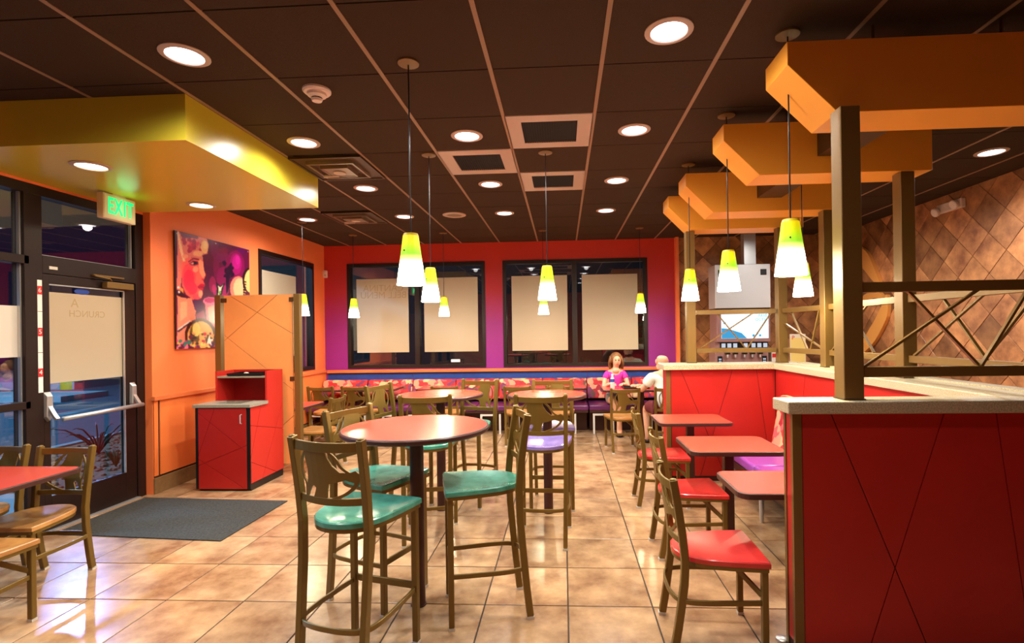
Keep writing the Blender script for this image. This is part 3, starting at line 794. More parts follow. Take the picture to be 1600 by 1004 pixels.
# ================================================================== TABLES
def round_table(x, y, r, label):
    e = empty('bar_table', (x, y, 0)); tag(e, label, 'table', 'round red bar tables')
    zt = 1.06
    MB().lathe([(r - .012, zt - .001), (r - .012, zt), (.002, zt + .0005)], 64).obj('table_top', 'laminate_red', e)
    MB().lathe([(r - .06, zt - .032), (r - .008, zt - .032), (r, zt - .024), (r, zt - .008), (r - .006, zt - .001), (r - .013, zt - .0005)], 64).obj('edge_band', 'table_edge', e, smooth=.7)
    MB().lathe([(.0405, .004), (.0405, zt - .03)], 28).obj('pole', 'pole_metal', e, smooth=.6)
    MB().lathe([(.14, zt - .05), (.14, zt - .032)], 24).obj('mount_plate', 'table_edge', e)
    MB().lathe([(.046, 0), (.046, .006), (.041, .010)], 28).obj('floor_flange', 'pole_metal', e, smooth=.6)
round_table(-.88, 3.02, .43, 'round red bar table nearest the camera, with dark brown edge')
round_table(-.15, 4.60, .35, 'round red bar table between the two purple stools')
round_table(-1.13, 4.66, .39, 'round red bar table second from camera, left of centre')
def rect_table(x0, x1, y0, y1, label, group, z=.742, px=0):
    cx, cy = (x0 + x1) / 2, (y0 + y1) / 2; w, d = (x1 - x0) / 2, (y1 - y0) / 2
    e = empty('dining_table', (cx, cy, 0)); tag(e, label, 'table', group)
    def outline(w, d, r):
        p = []
        for (sx, sy, a0) in ((1, 1, 0), (-1, 1, 1), (-1, -1, 2), (1, -1, 3)):
            for k in range(6):
                a = (a0 + k / 5) * PI / 2; p.append((sx * (w - r) + r * math.cos(a), sy * (d - r) + r * math.sin(a)))
        return p
    MB().prism(outline(w, d, .07), lambda a, b: (a, b, z - .032), lambda a, b: (a, b, z - .001)).obj('edge_band', 'table_edge', e, bevel=.004)
    MB().prism(outline(w - .012, d - .012, .06), lambda a, b: (a, b, z - .002), lambda a, b: (a, b, z)).obj('table_top', 'laminate_red', e)
    MB().box(px - .035, px + .035, -.035, .035, .012, z - .032).obj('pole', 'pole_metal', e, bevel=.006)
    MB().box(px - .15, px + .15, -.035, .035, z - .05, z - .032).obj('mount_plate', 'pole_metal', e)
    MB().box(px - .06, px + .06, -.06, .06, 0, .012).obj('foot', 'pole_metal', e, bevel=.003)
for a, lb, pdx in (((.915, 1.59, 2.752, 3.22), 'red rectangular booth table nearest the camera, behind the front half wall', .10),
                   ((.90, 1.58, 3.70, 4.28), 'red rectangular booth table in the middle of the row', 0),
                   ((.89, 1.58, 4.86, 5.42), 'red rectangular booth table farthest, at the red wall', 0)): rect_table(*a, lb, 'red booth tables', px=pdx)
TG = 'red dining tables'
for a, lb in (((-4.20, -3.25, 2.68, 3.33), 'red dining table cut by the left edge, beside the glass front'), ((-4.05, -3.15, 5.97, 6.66), 'red dining table behind the orange partition'),
              ((-4.02, -2.70, 8.02, 8.62), 'red dining table at back bench in the corner'), ((-2.35, -1.60, 8.02, 8.62), 'red dining table at back bench behind the second round table'),
              ((-.98, .36, 8.00, 8.60), 'red dining table at back bench behind the purple stools'), ((.58, 1.80, 7.66, 8.30), 'red dining table between the seated couple')): rect_table(*a, lb, TG)
# ================================================================== HALF WALLS, POSTS, TRELLISES, HANGING BEAMS
def half_wall(x0, x1, y0, y1, label, faces, z=1.19, ends=()):
    """red panelled half wall; faces = list of (side, cut lines) with side '-y' or '-x' / '+y'"""
    e = empty('half_wall', (0, 0, 0)); tag(e, label, 'half wall', 'red half walls round the booth')
    t = .006
    bx('core', 'groove', x0 + t, x1 - t, y0 + t, y1 - t, 0.001, z, e)
    for side, rect, lines in faces:
        a0, a1 = rect
        pcs = split((a0 + .004, a1 - .004, .055, z - .002), lines, .0055)
        if side == '-y': f0, f1 = (lambda a, b: (a, y0, b)), (lambda a, b: (a, y0 + t, b))
        elif side == '+y': f0, f1 = (lambda a, b: (a, y1 - t, b)), (lambda a, b: (a, y1, b))
        elif side == '-x': f0, f1 = (lambda a, b: (x0, a, b)), (lambda a, b: (x0 + t, a, b))
        else: f0, f1 = (lambda a, b: (x1 - t, a, b)), (lambda a, b: (x1, a, b))
        poly_pieces('panel', 'panel_red', e, pcs, f0, f1)
    return e
hw = half_wall(1.125, 2.50, 2.60, 2.70, 'red panelled half wall at lower right, nearest the camera, with crossing grooves',
               [('-y', (1.165, 2.50), [(1.307, 1.188, 1.752, .04), (1.841, 1.185, 1.486, .074), (2.085, 1.164, 2.186, .377)]),
                ('+y', (1.165, 2.24), [(1.5, 0, 1.8, 1.19)]), ('-x', (2.622, 2.68), [])])
for yy in (2.597, 2.680): bx('corner_trim', 'bronze', 1.121, 1.165 if yy < 2.65 else 1.14, yy, yy + .023, .01, 1.19, hw)
MB().lathe([(.03, .0005), (.03, .012), (.024, .016)], 16, (1.105, 2.72, 0)).obj('floor_bumper', 'aluminium', hw, smooth=.6)
MB().box(1.085, 2.56, 2.555, 2.745, 1.19, 1.25).obj('cap', 'cap_stone', hw, bevel=.006)
hs = half_wall(2.24, 2.50, 2.702, 5.58, 'red panelled half wall behind the booth bench, running away from camera',
               [('-x', (2.71, 5.575), [(5.2, 0, 4.9, 1.19), (4.0, 0, 4.4, 1.19), (3.3, 0, 3.1, 1.19)]), ('+x', (2.71, 5.575), [])])
MB().box(2.20, 2.54, 2.747, 5.52, 1.19, 1.25).obj('cap', 'cap_stone', hs, bevel=.006)
MB().box(2.44, 2.54, 2.747, 5.52, 1.25, 1.262).obj('cap_lip', 'cap_stone', hs)
hf = half_wall(1.10, 2.50, 5.582, 5.80, 'red panelled half wall across the far end of the booth',
               [('-y', (1.145, 2.24), [(1.251, 1.187, 1.64, .227), (1.796, 1.181, 1.56, .427), (2.048, 1.178, 2.134, .491)]), ('-x', (5.60, 5.78), []), ('+y', (1.11, 2.49), [])])
bx('corner_trim', 'bronze', 1.097, 1.143, 5.579, 5.60, .01, 1.19, hf)
MB().box(1.06, 2.54, 5.522, 5.86, 1.19, 1.25).obj('cap', 'cap_stone', hf, bevel=.006)
ZP = 1.251; ZB = 2.698
POSTS = [(1.374, 2.60, ZB, 'bronze square post on the front half wall, nearest the camera'), (2.345, 2.60, ZB, 'bronze square post at the right edge of the picture'),
         (2.374, 3.73, ZB, 'bronze square post on the side half wall, right of the nearest post'), (2.402, 4.86, ZB, 'bronze square post left of the nearest post, on the side half wall'),
         (2.30, 5.62, 2.698, 'bronze square post at the far corner of the booth, by the menu card'), (1.362, 5.72, 2.698, 'bronze square post at the left end of the far half wall')]
for x, y, zt, lb in POSTS:
    e = empty('post', (x + .0475, y + .0475, ZP)); tag(e, lb, 'post', 'bronze posts on the half walls')
    MB().box(-.0475, .0475, -.0475, .0475, .004, zt - ZP - .003).obj('shaft', 'bronze', e, bevel=.003, seg=1)
    MB().box(-.052, .052, -.052, .052, 0, .006).obj('base_plate', 'bronze_dark', e)
def trellis(p, q, bars, label, z0=1.385, z1=1.805, th=.05):
    """two rails between posts p and q plus thin crossing bars given in (0..1 along, z)"""
    p = Vector((p[0], p[1], 0)); q = Vector((q[0], q[1], 0)); d = q - p
    e = empty('trellis', (p.x, p.y, ZP)); tag(e, label, 'trellis', 'bronze trellis screens'); o = Vector((p.x, p.y, ZP))
    P = lambda t, z: p + d * t + Vector((0, 0, z)) - o
    ins = .012 / d.length
    for z in (z0, z1): MB().bar(P(ins, z), P(1 - ins, z), .04, th).obj('rail', 'bronze', e, bevel=.002, seg=1)
    n = Vector((-d.y, d.x, 0)).normalized()
    for k, (a, za, b, zb) in enumerate(bars):
        off = n * (.007 if k % 2 else -.007)
        MB().bar(P(a, za) + off, P(b, zb) + off, .012, .018, tuple(n)).obj('bar', 'bronze', e)
XB = [(.02, 1.41, .66, 1.79), (.28, 1.785, .66, 1.41), (.66, 1.41, .92, 1.785)]
trellis((1.470, 2.648), (2.344, 2.648), XB, 'bronze trellis screen on the front half wall, in front of the tiled wall')
trellis((2.42, 3.729), (2.42, 2.697), [(.05, 1.41, .62, 1.785), (.3, 1.785, .62, 1.41), (.62, 1.41, .95, 1.785)], 'bronze trellis screen on the side half wall at right, behind the front one')
trellis((1.4575, 5.768), (2.2995, 5.668), [(.06, 1.41, .72, 1.79), (.28, 1.785, .62, 1.41), (.64, 1.41, .93, 1.785)], 'bronze trellis screen on the far half wall in front of the drinks screen')
trellis((2.35, 5.6195), (2.45, 4.956), [(.05, 1.67, 1, 1.41), (.2, 1.785, .58, 1.41), (.70, 1.41, .90, 1.785)], 'bronze trellis screen on the side half wall beside the menu card')
trellis((2.45, 4.8595), (2.42, 3.826), [(.05, 1.41, .6, 1.785), (.3, 1.785, .66, 1.41)], 'bronze trellis screen on the side half wall hidden behind the nearest post')
BEAMY = [(2.69, 2.97), (3.73, 4.00), (4.86, 5.16), (5.92, 6.22)]
lbs = ['orange hanging ceiling beam with chamfered end, nearest and largest', 'orange hanging ceiling beam with chamfered end, second from camera', 'orange hanging ceiling beam with chamfered end, third from camera', 'orange hanging ceiling beam with chamfered end, farthest']
for (y0, y1), lb in zip(BEAMY, lbs):
    if y0 > 5.5: y0, y1 = 5.66, 5.95
    sec = [(1.163, 3.07), (1.163, 2.952), (1.410, 2.70), (2.59, 2.70), (2.59, 3.07)]
    e = empty('hanging_beam', (1.163, y0, 2.70)); tag(e, lb, 'ceiling beam', 'orange hanging beams')
    MB().prism(sec, lambda a, b: (a - 1.163, 0, b - 2.70), lambda a, b: (a - 1.163, y1 - y0, b - 2.70)).obj('box', 'beam_orange', e, bevel=.002, seg=1)
    for hx in (.5, 1.15): MB().tube([(hx, .13, .37), (hx, .13, H - 2.70)], .008, 8).obj('hanger_rod', 'bronze_dark', e)
for k, (a, b) in enumerate(((2.972, 3.728), (4.002, 4.858), (5.162, 5.658))):
    o = bx('connecting_beam', 'bronze_dark', 1.81, 2.03, a, b, 2.82, 3.0)
    tag(o, ['dark brown connecting beam between the two nearest orange beams', 'dark brown connecting beam between the second and third orange beams', 'dark brown connecting beam between the two farthest orange beams'][k], 'ceiling beam', 'connecting beams')

# ================================================================== BENCHES
bo = empty('booth_bench', (1.6, 2.9, 0)); tag(bo, 'booth bench with lilac seat and patterned back along the red half wall', 'bench')
for k in range(3):
    a, b = .02 + k * .77, .02 + (k + 1) * .77 - .008
    MB().box(0, .47, a, b, .36, .452).obj('seat_cushion', 'lilac_vinyl', bo, bevel=.022, seg=3)
    MB().prism([(.44, .46), (.60, .46), (.63, .92), (.615, .955), (.545, .955), (.525, .93)], lambda p, q, a=a: (p, a, q), lambda p, q, b=b: (p, b, q)).obj('back_cushion', 'fabric', bo, bevel=.015, seg=2)
MB().box(.0, .60, .03, 2.31, .30, .36).obj('seat_base', 'pole_metal', bo)
MB().prism([(.02, .30), (.60, .30), (.60, .02), (.32, .02)], lambda p, q: (p, .05, q), lambda p, q: (p, 2.29, q)).obj('skirt', 'table_edge', bo)
for k in range(4): MB().lathe([(.016, 0), (.024, .30)], 10, (.03, .12 + k * .68, .0)).obj('leg', 'aluminium', bo, smooth=.6)
U = [(-4.20, -2.605), (-2.60, .39), (.395, 1.90)]
ul = ['patterned bench along the back wall, section in the left corner', 'patterned bench along the back wall, long middle section', 'patterned bench along the back wall, section with the seated woman']
for (x0, x1), lb in zip(U, ul):
    e = empty('wall_bench', (x0, 8.14, 0)); tag(e, lb, 'bench', 'benches along the back wall'); L = x1 - x0
    n = max(1, round(L / .55)); w = L / n
    for k in range(n):
        MB().box(k * w + .003, (k + 1) * w - .003, 0, .56, .37, .46).obj('seat_cushion', 'purple_vinyl', e, bevel=.022, seg=2)
    n2 = max(1, round(L / .75)); w2 = L / n2
    for k in range(n2):
        MB().prism([(.52, .50), (.76, .50), (.775, .80), (.74, .832), (.66, .832), (.63, .80)], lambda p, q, k=k: (k * w2 + .003, p, q), lambda p, q, k=k: ((k + 1) * w2 - .003, p, q)).obj('back_cushion', 'fabric', e, bevel=.02, seg=2)
    MB().box(0.01, L - .01, .02, .78, .34, .37).obj('seat_base', 'table_edge', e)
    MB().box(.02, L - .02, .34, .78, 0.002, .34).obj('plinth', 'pole_metal', e)
    bx('back_board', 'pole_metal', 0.01, L - .01, .76, .80, .0021, .80, e)
    for k in range(max(2, round(L / .30))):
        x = .06 + k * .30
        if x > L - .05: break
        MB().box(x, x + .03, .03, .06, 0, .32).obj('leg', 'white_metal', e)
        if k % 2 == 0 and x + .30 < L: MB().box(x + .03, min(x + .21, L), .03, .06, .29, .32).obj('leg_bar', 'white_metal', e)

# ================================================================== PARTITION, WASTE CABINET, MAT, ART
pt = empty('partition_screen', (-4.06, 5.88, 0)); tag(pt, 'orange panel screen between two bronze posts behind the waste cabinet', 'screen')
for x in (0, .955):
    MB().box(x - .035, x + .035, -.035, .035, .008, 2.105).obj('post', 'bronze', pt, bevel=.004)
    MB().box(x - .05, x + .05, -.05, .05, 0, .008).obj('base_plate', 'bronze_dark', pt)
ox = -4.06
pcs = split((-3.995, -3.165, .115, 2.10), [(-3.926, 2.098, -3.153, 1.632), (-3.347, 2.094, -4.027, 1.541), (-4.025, 1.654, -3.145, .961), (-3.285, .577, -3.149, .691), (-3.29, .45, -3.15, .33)], .005)
poly_pieces('panel', 'ply_panel', pt, pcs, lambda a, b: (a - ox, -.012, b), lambda a, b: (a - ox, .004, b))
bx('panel_core', 'groove', .068, .892, .002, .010, .118, 2.097, pt)
for x, z in ((.035, 2.04), (.86, 2.04), (.86, 1.11), (.86, .15), (.035, 1.11)): bx('bracket', 'bronze_dark', x, x + .065, -.022, -.010, z - .025, z + .025, pt)

tc_ = empty('waste_cabinet', (-3.27, 5.19, 0)); tag(tc_, 'red waste cabinet with tray shelf and grey counter beside the door mat', 'cabinet')
WX = -.59
bx('kick', 'black_plastic', WX + .03, -.004, .02, .63, 0, .075, tc_)
bx('carcass', 'groove', WX + .006, -.007, .012, .632, .075, .87, tc_)
pc = split((.006, .635, .077, .872), [(.03, .677, .617, .544), (.03, .292, .46, .089), (.472, .562, .271, .186), (.181, .813, .047, .435)], .004)
poly_pieces('side_panel', 'panel_red_bright', tc_, pc, lambda a, b: (-.007, a, b), lambda a, b: (0, a, b))
bx('side_panel', 'panel_red_bright', WX, WX + .006, .006, .635, .077, .872, tc_)
for a in (WX, -.03): bx('edge_strip', 'black_plastic', a, a + .03, 0, .012, .02, .872, tc_)
dr = bx('door', 'groove', WX + .033, -.033, -.002, .010, .022, .868, tc_)
pcs = split((WX + .036, -.036, .025, .865), [(-.564, .829, -.024, .402), (-.389, .828, -.571, .329), (-.023, .482, -.549, .271), (-.262, .154, -.037, .015)], .0035)
poly_pieces('door_panel', 'panel_red', dr, pcs, lambda a, b: (a, -.008, b), lambda a, b: (a, -.002, b))
MB().sweep([(-.085, -.006, .80), (-.085, -.030, .795), (-.085, -.030, .71), (-.085, -.006, .705)], .009, .009, (1, 0, 0)).obj('handle', 'steel', dr)
tt = MB()
tt.box(WX - .015, .015, -.02, .06, .872, .905).box(WX - .015, .015, .30, .318, .872, .905).box(WX - .015, WX + .14, .06, .30, .872, .905).box(-.14, .015, .06, .30, .872, .905)
tt.obj('counter', 'counter_grey', tc_, bevel=.003)
bx('chute', 'vent_dark', WX + .138, -.138, .058, .302, .866, .875, tc_)
bx('hutch_side', 'panel_red_bright', -.02, 0, .318, .635, .872, 1.228, tc_); bx('hutch_side', 'panel_red_bright', WX, WX + .02, .318, .635, .872, 1.228, tc_)
bx('hutch_back', 'panel_red', WX + .02, -.02, .615, .635, .872, 1.228, tc_); bx('hutch_floor', 'panel_red', WX + .02, -.02, .319, .615, .872, .885, tc_)
bx('shelf', 'counter_grey', WX + .02, -.02, .318, .615, 1.155, 1.172, tc_)
tr = empty('serving_tray', (-3.55, 5.665, 1.172)); tag(tr, 'black serving tray lying on top of the red waste cabinet', 'tray')
MB().box(-.19, .19, -.13, .13, 0, .008).obj('tray_base', 'black_plastic', tr, bevel=.003)
MB().sweep([(-.19, -.13, .02), (.19, -.13, .02), (.19, .13, .02), (-.19, .13, .02)], .012, .024, closed=True).obj('tray_rim', 'black_plastic', tr)
MB().ball((-.04, -.02, .022), (.03, .025, .016), 10, 6).obj('clip', 'white_metal', tr)

mt = MB().prism([(-4.22, 4.955), (-2.70, 4.87), (-2.71, 3.905), (-4.22, 4.02)], lambda a, b: (a, b, .0005), lambda a, b: (a, b, .009)).obj('door_mat', 'rubber_mat')
tag(mt, 'charcoal ribbed entrance mat on the tiles in front of the door', 'door mat')

def art():
    NX, NY = 150, 150
    U0, U1 = 1 / 608.4, 1 / 493.3
    def uv(x, y):
        u = (1 / (880 - 258 - x / 4.78) - U0) / (U1 - U0)
        yt = 75 + (x - 65) * .2545; yb_ = 940 - (x - 65) * .025
        return u, (y - yt) / (yb_ - yt)
    img = [[(92, 12, 58)] * NX for _ in range(NY)]
    def inside(P, x, y):
        c = False; j = len(P) - 1
        for i in range(len(P)):
            if (P[i][1] > y) != (P[j][1] > y) and x < (P[j][0] - P[i][0]) * (y - P[i][1]) / (P[j][1] - P[i][1]) + P[i][0]: c = not c
            j = i
        return c
    def poly(col, P):
        P = [uv(*p) for p in P]
        x0, x1, y0, y1 = min(p[0] for p in P), max(p[0] for p in P), min(p[1] for p in P), max(p[1] for p in P)
        for j in range(max(0, int(y0 * NY)), min(NY, int(y1 * NY) + 1)):
            for i in range(max(0, int(x0 * NX)), min(NX, int(x1 * NX) + 1)):
                if inside(P, (i + .5) / NX, (j + .5) / NY): img[j][i] = col
    def ell(col, cx, cy, rx, ry, a=0):
        poly(col, [(cx + rx * math.cos(t) * math.cos(a) - ry * math.sin(t) * math.sin(a), cy + rx * math.cos(t) * math.sin(a) + ry * math.sin(t) * math.cos(a)) for t in [k * PI / 12 for k in range(24)]])
    rnd = random.Random(4)
    for k in range(14): ell((rnd.randint(80, 130), rnd.randint(5, 25), rnd.randint(50, 90)), rnd.uniform(330, 600), rnd.uniform(180, 420), rnd.uniform(20, 70), rnd.uniform(20, 90))
    ell((130, 12, 76), 510, 330, 70, 110); ell((160, 16, 104), 515, 320, 45, 80); ell((190, 18, 130), 520, 305, 30, 54); ell((206, 30, 150), 528, 290, 16, 34)
    ell((140, 16, 84), 420, 430, 50, 90); ell((170, 26, 104), 400, 520, 60, 50); ell((150, 20, 80), 340, 470, 26, 60); ell((196, 50, 110), 350, 500, 14, 30)
    poly((250, 150, 60), [(70, 470), (120, 500), (130, 560), (75, 560)])
    poly((245, 140, 112), [(80, 560), (195, 575), (215, 650), (205, 780), (130, 900), (70, 900)])
    poly((255, 170, 130), [(100, 600), (150, 590), (150, 700), (95, 740)])
    poly((86, 10, 76), [(188, 585), (250, 580), (272, 640), (235, 690), (205, 650)])
    poly((150, 40, 90), [(205, 690), (270, 660), (290, 740), (230, 740)])
    poly((232, 120, 104), [(82, 78), (300, 132), (316, 180), (304, 245), (268, 256), (272, 300), (200, 272), (130, 290), (118, 330), (104, 500), (86, 560), (72, 480)])
    poly((120, 20, 60), [(95, 80), (230, 112), (250, 140), (180, 130), (120, 130)])
    for k in range(26):
        ell(rnd.choice([(206, 26, 60), (180, 20, 70), (232, 60, 84), (240, 110, 100)]), rnd.gauss(200, 32), rnd.gauss(185, 28), rnd.uniform(10, 26), rnd.uniform(8, 20), rnd.uniform(0, 3))
    ell((250, 186, 116), 284, 195, 28, 50); ell((252, 206, 140), 290, 180, 16, 30); ell((248, 170, 120), 235, 245, 36, 22)
    poly((255, 98, 88), [(118, 292), (180, 276), (240, 274), (274, 300), (276, 340), (280, 370), (293, 400), (281, 424), (269, 438), (283, 470), (276, 490), (262, 502), (268, 540), (254, 574), (190, 582), (140, 540), (115, 480), (108, 350)])
    ell((255, 72, 84), 165, 415, 50, 100); ell((255, 40, 76), 165, 440, 40, 80); ell((255, 44, 80), 190, 500, 36, 46); ell((255, 70, 88), 225, 560, 34, 20)
    poly((255, 156, 116), [(236, 280), (272, 304), (276, 350), (288, 400), (268, 424), (246, 388), (238, 330)]); poly((255, 168, 130), [(236, 520), (262, 510), (266, 540), (252, 568), (236, 560)])
    ell((255, 150, 120), 215, 360, 22, 20)
    poly((104, 16, 56), [(168, 318), (196, 298), (236, 306), (236, 322), (198, 332)]); ell((30, 10, 30), 214, 314, 10, 9); poly((255, 190, 160), [(176, 318), (196, 308), (204, 318), (196, 326)])
    poly((120, 20, 50), [(160, 302), (200, 276), (246, 284), (242, 292), (200, 286), (166, 308)])
    poly((206, 10, 62), [(224, 488), (250, 466), (283, 470), (274, 490), (268, 514), (244, 508)]); poly((140, 0, 40), [(226, 489), (276, 486), (274, 492), (240, 493)])
    ell((220, 40, 70), 268, 434, 10, 6)
    poly((250, 196, 150), [(80, 86), (94, 84), (128, 250), (140, 300), (124, 304), (100, 220)]); ell((250, 150, 120), 140, 265, 22, 14)
    poly((66, 10, 56), [(60, 70), (84, 80), (80, 300), (72, 560), (60, 560)])
    poly((60, 10, 40), [(74, 505), (110, 520), (152, 572), (112, 562), (74, 550)]); ell((255, 240, 220), 88, 492, 9, 9); ell((255, 240, 220), 90, 523, 9, 9)
    poly((225, 110, 130), [(278, 590), (362, 570), (362, 800), (296, 760)]); poly((245, 160, 140), [(300, 640), (350, 620), (350, 760), (310, 740)])
    ell((255, 120, 160), 320, 592, 54, 30); ell((206, 40, 110), 320, 586, 42, 19)
    for k in range(18): ell((44, 6, 44), rnd.gauss(468, 16), rnd.gauss(372, 24), rnd.uniform(8, 20), rnd.uniform(8, 22), rnd.uniform(0, 3))
    poly((44, 6, 44), [(440, 400), (470, 410), (455, 520), (440, 540)])
    ell((240, 130, 110), 530, 500, 62, 90); ell((250, 190, 140), 540, 500, 46, 76); ell((40, 16, 20), 620, 440, 58, 96); ell((246, 196, 120), 626, 446, 50, 88)
    for k in range(6): poly((40, 16, 20), [(566, 440 + k * 20), (590, 450 + k * 20), (592, 458 + k * 20), (566, 456 + k * 20)])
    poly((24, 20, 24), [(366, 556), (372, 500), (366, 455), (395, 480), (432, 458), (420, 490), (412, 530), (400, 556)]); poly((250, 240, 200), [(380, 550), (384, 505), (378, 475), (398, 492), (420, 468), (405, 505), (398, 545)])
    poly((90, 150, 60), [(385, 545), (390, 515), (400, 520), (396, 545)])
    ell((62, 16, 26), 245, 842, 116, 124); ell((236, 170, 90), 245, 850, 98, 110); ell((120, 90, 40), 200, 840, 36, 80); ell((240, 214, 110), 215, 800, 30, 50)
    for k in range(46):
        ell(rnd.choice([(244, 214, 110), (60, 20, 60), (120, 30, 90), (250, 240, 220), (206, 30, 60), (90, 60, 30), (240, 150, 90)]), rnd.uniform(165, 355), rnd.uniform(820, 940), rnd.uniform(5, 18), rnd.uniform(4, 14), rnd.uniform(0, 3))
    poly((250, 240, 226), [(290, 905), (300, 870), (312, 840), (318, 872), (346, 866), (322, 890), (330, 920), (306, 900)])
    for k in range(24):
        ell(rnd.choice([(206, 20, 140), (60, 130, 120), (244, 200, 60), (90, 10, 80), (240, 120, 150)]), rnd.uniform(66, 180), rnd.uniform(880, 940), rnd.uniform(6, 20), rnd.uniform(5, 16))
    poly((236, 226, 220), [(72, 800), (170, 732), (174, 740), (80, 808)]); poly((50, 20, 40), [(72, 810), (172, 742), (176, 748), (84, 818)])
    src = img; img = [[tuple(sum(src[min(max(j + dj, 0), NY - 1)][min(max(i + di, 0), NX - 1)][c] * w for dj, di, w in ((0, 0, .4), (1, 0, .15), (-1, 0, .15), (0, 1, .15), (0, -1, .15))) + rnd.uniform(-7, 7) for c in range(3)) for i in range(NX)] for j in range(NY)]
    img = [[tuple(min(255, max(0, v)) for v in p) for p in row] for row in img]
    y0, y1, z0, z1 = 5.38, 6.71, 1.485, 2.78
    e = empty('wall_art', (XL, 5.38, z0)); tag(e, 'large acrylic print of a woman in profile among pink and purple splashes', 'wall art')
    vs = [(.030, (y1 - y0) * i / NX, (z1 - z0) * (1 - j / NY)) for j in range(NY + 1) for i in range(NX + 1)]
    fs = [(j * (NX + 1) + i, j * (NX + 1) + i + 1, (j + 1) * (NX + 1) + i + 1, (j + 1) * (NX + 1) + i)[::-1] for j in range(NY) for i in range(NX)]
    me = bpy.data.meshes.new('print'); me.from_pydata(vs, [], fs); me.materials.append(MATS['art_print'])
    ca = me.color_attributes.new('print', 'FLOAT_COLOR', 'CORNER'); buf = []
    for j in range(NY):
        for i in range(NX): buf += list(lin(img[j][i])) * 4
    ca.data.foreach_set('color', buf)
    put('print', me, e)
    bx('backing', 'black_plastic', .016, .0295, 0, y1 - y0, 0, z1 - z0, e)
    for yy in (.03, .66, y1 - y0 - .03):
        for zz in (.03, z1 - z0 - .03): MB().tube([(0, yy, zz), (.034, yy, zz)], .009, 10).obj('standoff', 'steel', e)
art()
# ================================================================== SIGNS, POSTERS AND SMALL WALL THINGS
ex = empty('exit_sign', (-4.0, 4.43, 2.90)); tag(ex, 'lit green EXIT sign hanging from the yellow soffit above the door', 'exit sign')
bx('housing', 'sign_body', -.035, .025, -.17, .17, -.235, -.014, ex, bevel=.005)
MB().box(-.02, .012, -.06, .08, -.014, 0).obj('mount', 'sign_body', ex)
bx('face_plate', 'sign_body', .0252, .028, -.16, .16, -.225, -.024, ex)
text_obj('EXIT', 'exit_green', .20, basis((.029, .006, -.124), (0, .60, 0), (0, 0, 1)), .0016, 'lettering', ex, .004)
lamp('POINT', (-3.90, 4.44, 2.78), .5, (.1, 1, .45), shadow_soft_size=.08)
for a in (0,):
    ms = empty('motion_sensor', (XL + .012, YB - .012, 2.64)); tag(ms, 'small cream motion sensor in the corner of orange and purple walls', 'sensor')
    MB().box(-.010, .055, -.055, .010, 0, .13).obj('case', 'white_plastic', ms, bevel=.012, seg=3)
    MB().box(.02, .05, -.058, -.054, .03, .06).obj('lens', 'vent_frame', ms, bevel=.002)
el = empty('emergency_light', (XR - .010, 6.40, 2.99)); tag(el, 'white twin-head emergency light on the brown tiled wall', 'emergency light')
MB().box(-.055, 0, -.20, .20, 0, .11).obj('case', 'white_plastic', el, bevel=.012, seg=3)
for y in (-.13, .17): MB().lathe([(.03, 0), (.052, .02), (.055, .05), (.045, .058), (.002, .055)], 18).obj('lamp_head', 'white_plastic', el, smooth=.6)
for k, c in enumerate([o for o in el.children if o.name.startswith('lamp_head')]):
    c.rotation_euler = (0, -PI / 2 - .4, 0); c.location = (-.05, (-.13, .17)[k], (.06, .035)[k])
def poster(name, label, cat, mtx_o, ex_, ey_, w, h, texts=(), mat='poster_paper', group=None):
    """thin paper sheet with the lower left corner at mtx_o; texts = (string, u, v, size, mirrored)"""
    o = Vector(mtx_o); ex_ = Vector(ex_); ey_ = Vector(ey_); n = ex_.cross(ey_)
    e = empty(name, o); tag(e, label, cat, group)
    MB().prism([(0, 0), (w, 0), (w, h), (0, h)], lambda a, b: ex_ * a + ey_ * b, lambda a, b: ex_ * a + ey_ * b + n * .0015).obj('sheet', mat, e)
    for (t, u, v, sz, mir, mt) in texts:
        text_obj(t, mt, sz, basis(ex_ * u * w + ey_ * v * h + n * .0022, ex_ * (-1 if mir else 1), ey_), .0003, 'lettering', e)
    return e
WP = 'window posters seen from behind'
yy = YB + .043
for x0, x1, lb, tx in ((-3.67, -2.73, 'leftmost poster in the left back window, seen from behind, reading CANTINA BELL MENU mirrored', (('CANTINA', .52, .87, .165, True, 'paper_ink'), ('BELL MENU', .52, .775, .165, True, 'paper_ink'))),
                       (-2.45, -1.49, 'plain poster back in the right pane of the left back window', ()), (-.89, .085, 'plain poster back in the left pane of the right back window', ()),
                       (.34, 1.30, 'plain poster back in the right pane of the right back window, above the couple', ())):
    poster('window_poster', lb, 'poster', (x0, yy, 1.30), (1, 0, 0), (0, 0, 1), x1 - x0, 1.31, tx, group=WP)
poster('window_poster', 'poster back in the orange wall window, partly behind the partition', 'poster', (XL - .043, 7.12, 1.30), (0, 1, 0), (0, 0, 1), .93, 1.265, group=WP)
poster('door_poster', 'large poster on the glass door seen from behind with mirrored CRUNCH lettering', 'poster', (XF - .027, 4.108, 1.235), (0, 1, 0), (0, 0, 1), .728, .775, (('CRUNCH', .50, .77, .085, True, 'paper_ink'), ('A', .33, .89, .11, True, 'paper_ink')))
poster('notice_sheet', 'small notice sheet taped on the glass left of the door', 'notice', (XF - .053, 3.735, 1.47), (0, 1, 0), (0, 0, 1), .165, .41, mat='white_metal')
st = empty('height_strip', (XF + .001, 4.0, 1.17)); tag(st, 'white height marker strip with red 6, 5 and 4 on the door jamb', 'height strip')
bx('tape', 'white_ink', 0, .002, -.002, .036, 0, .93, st)
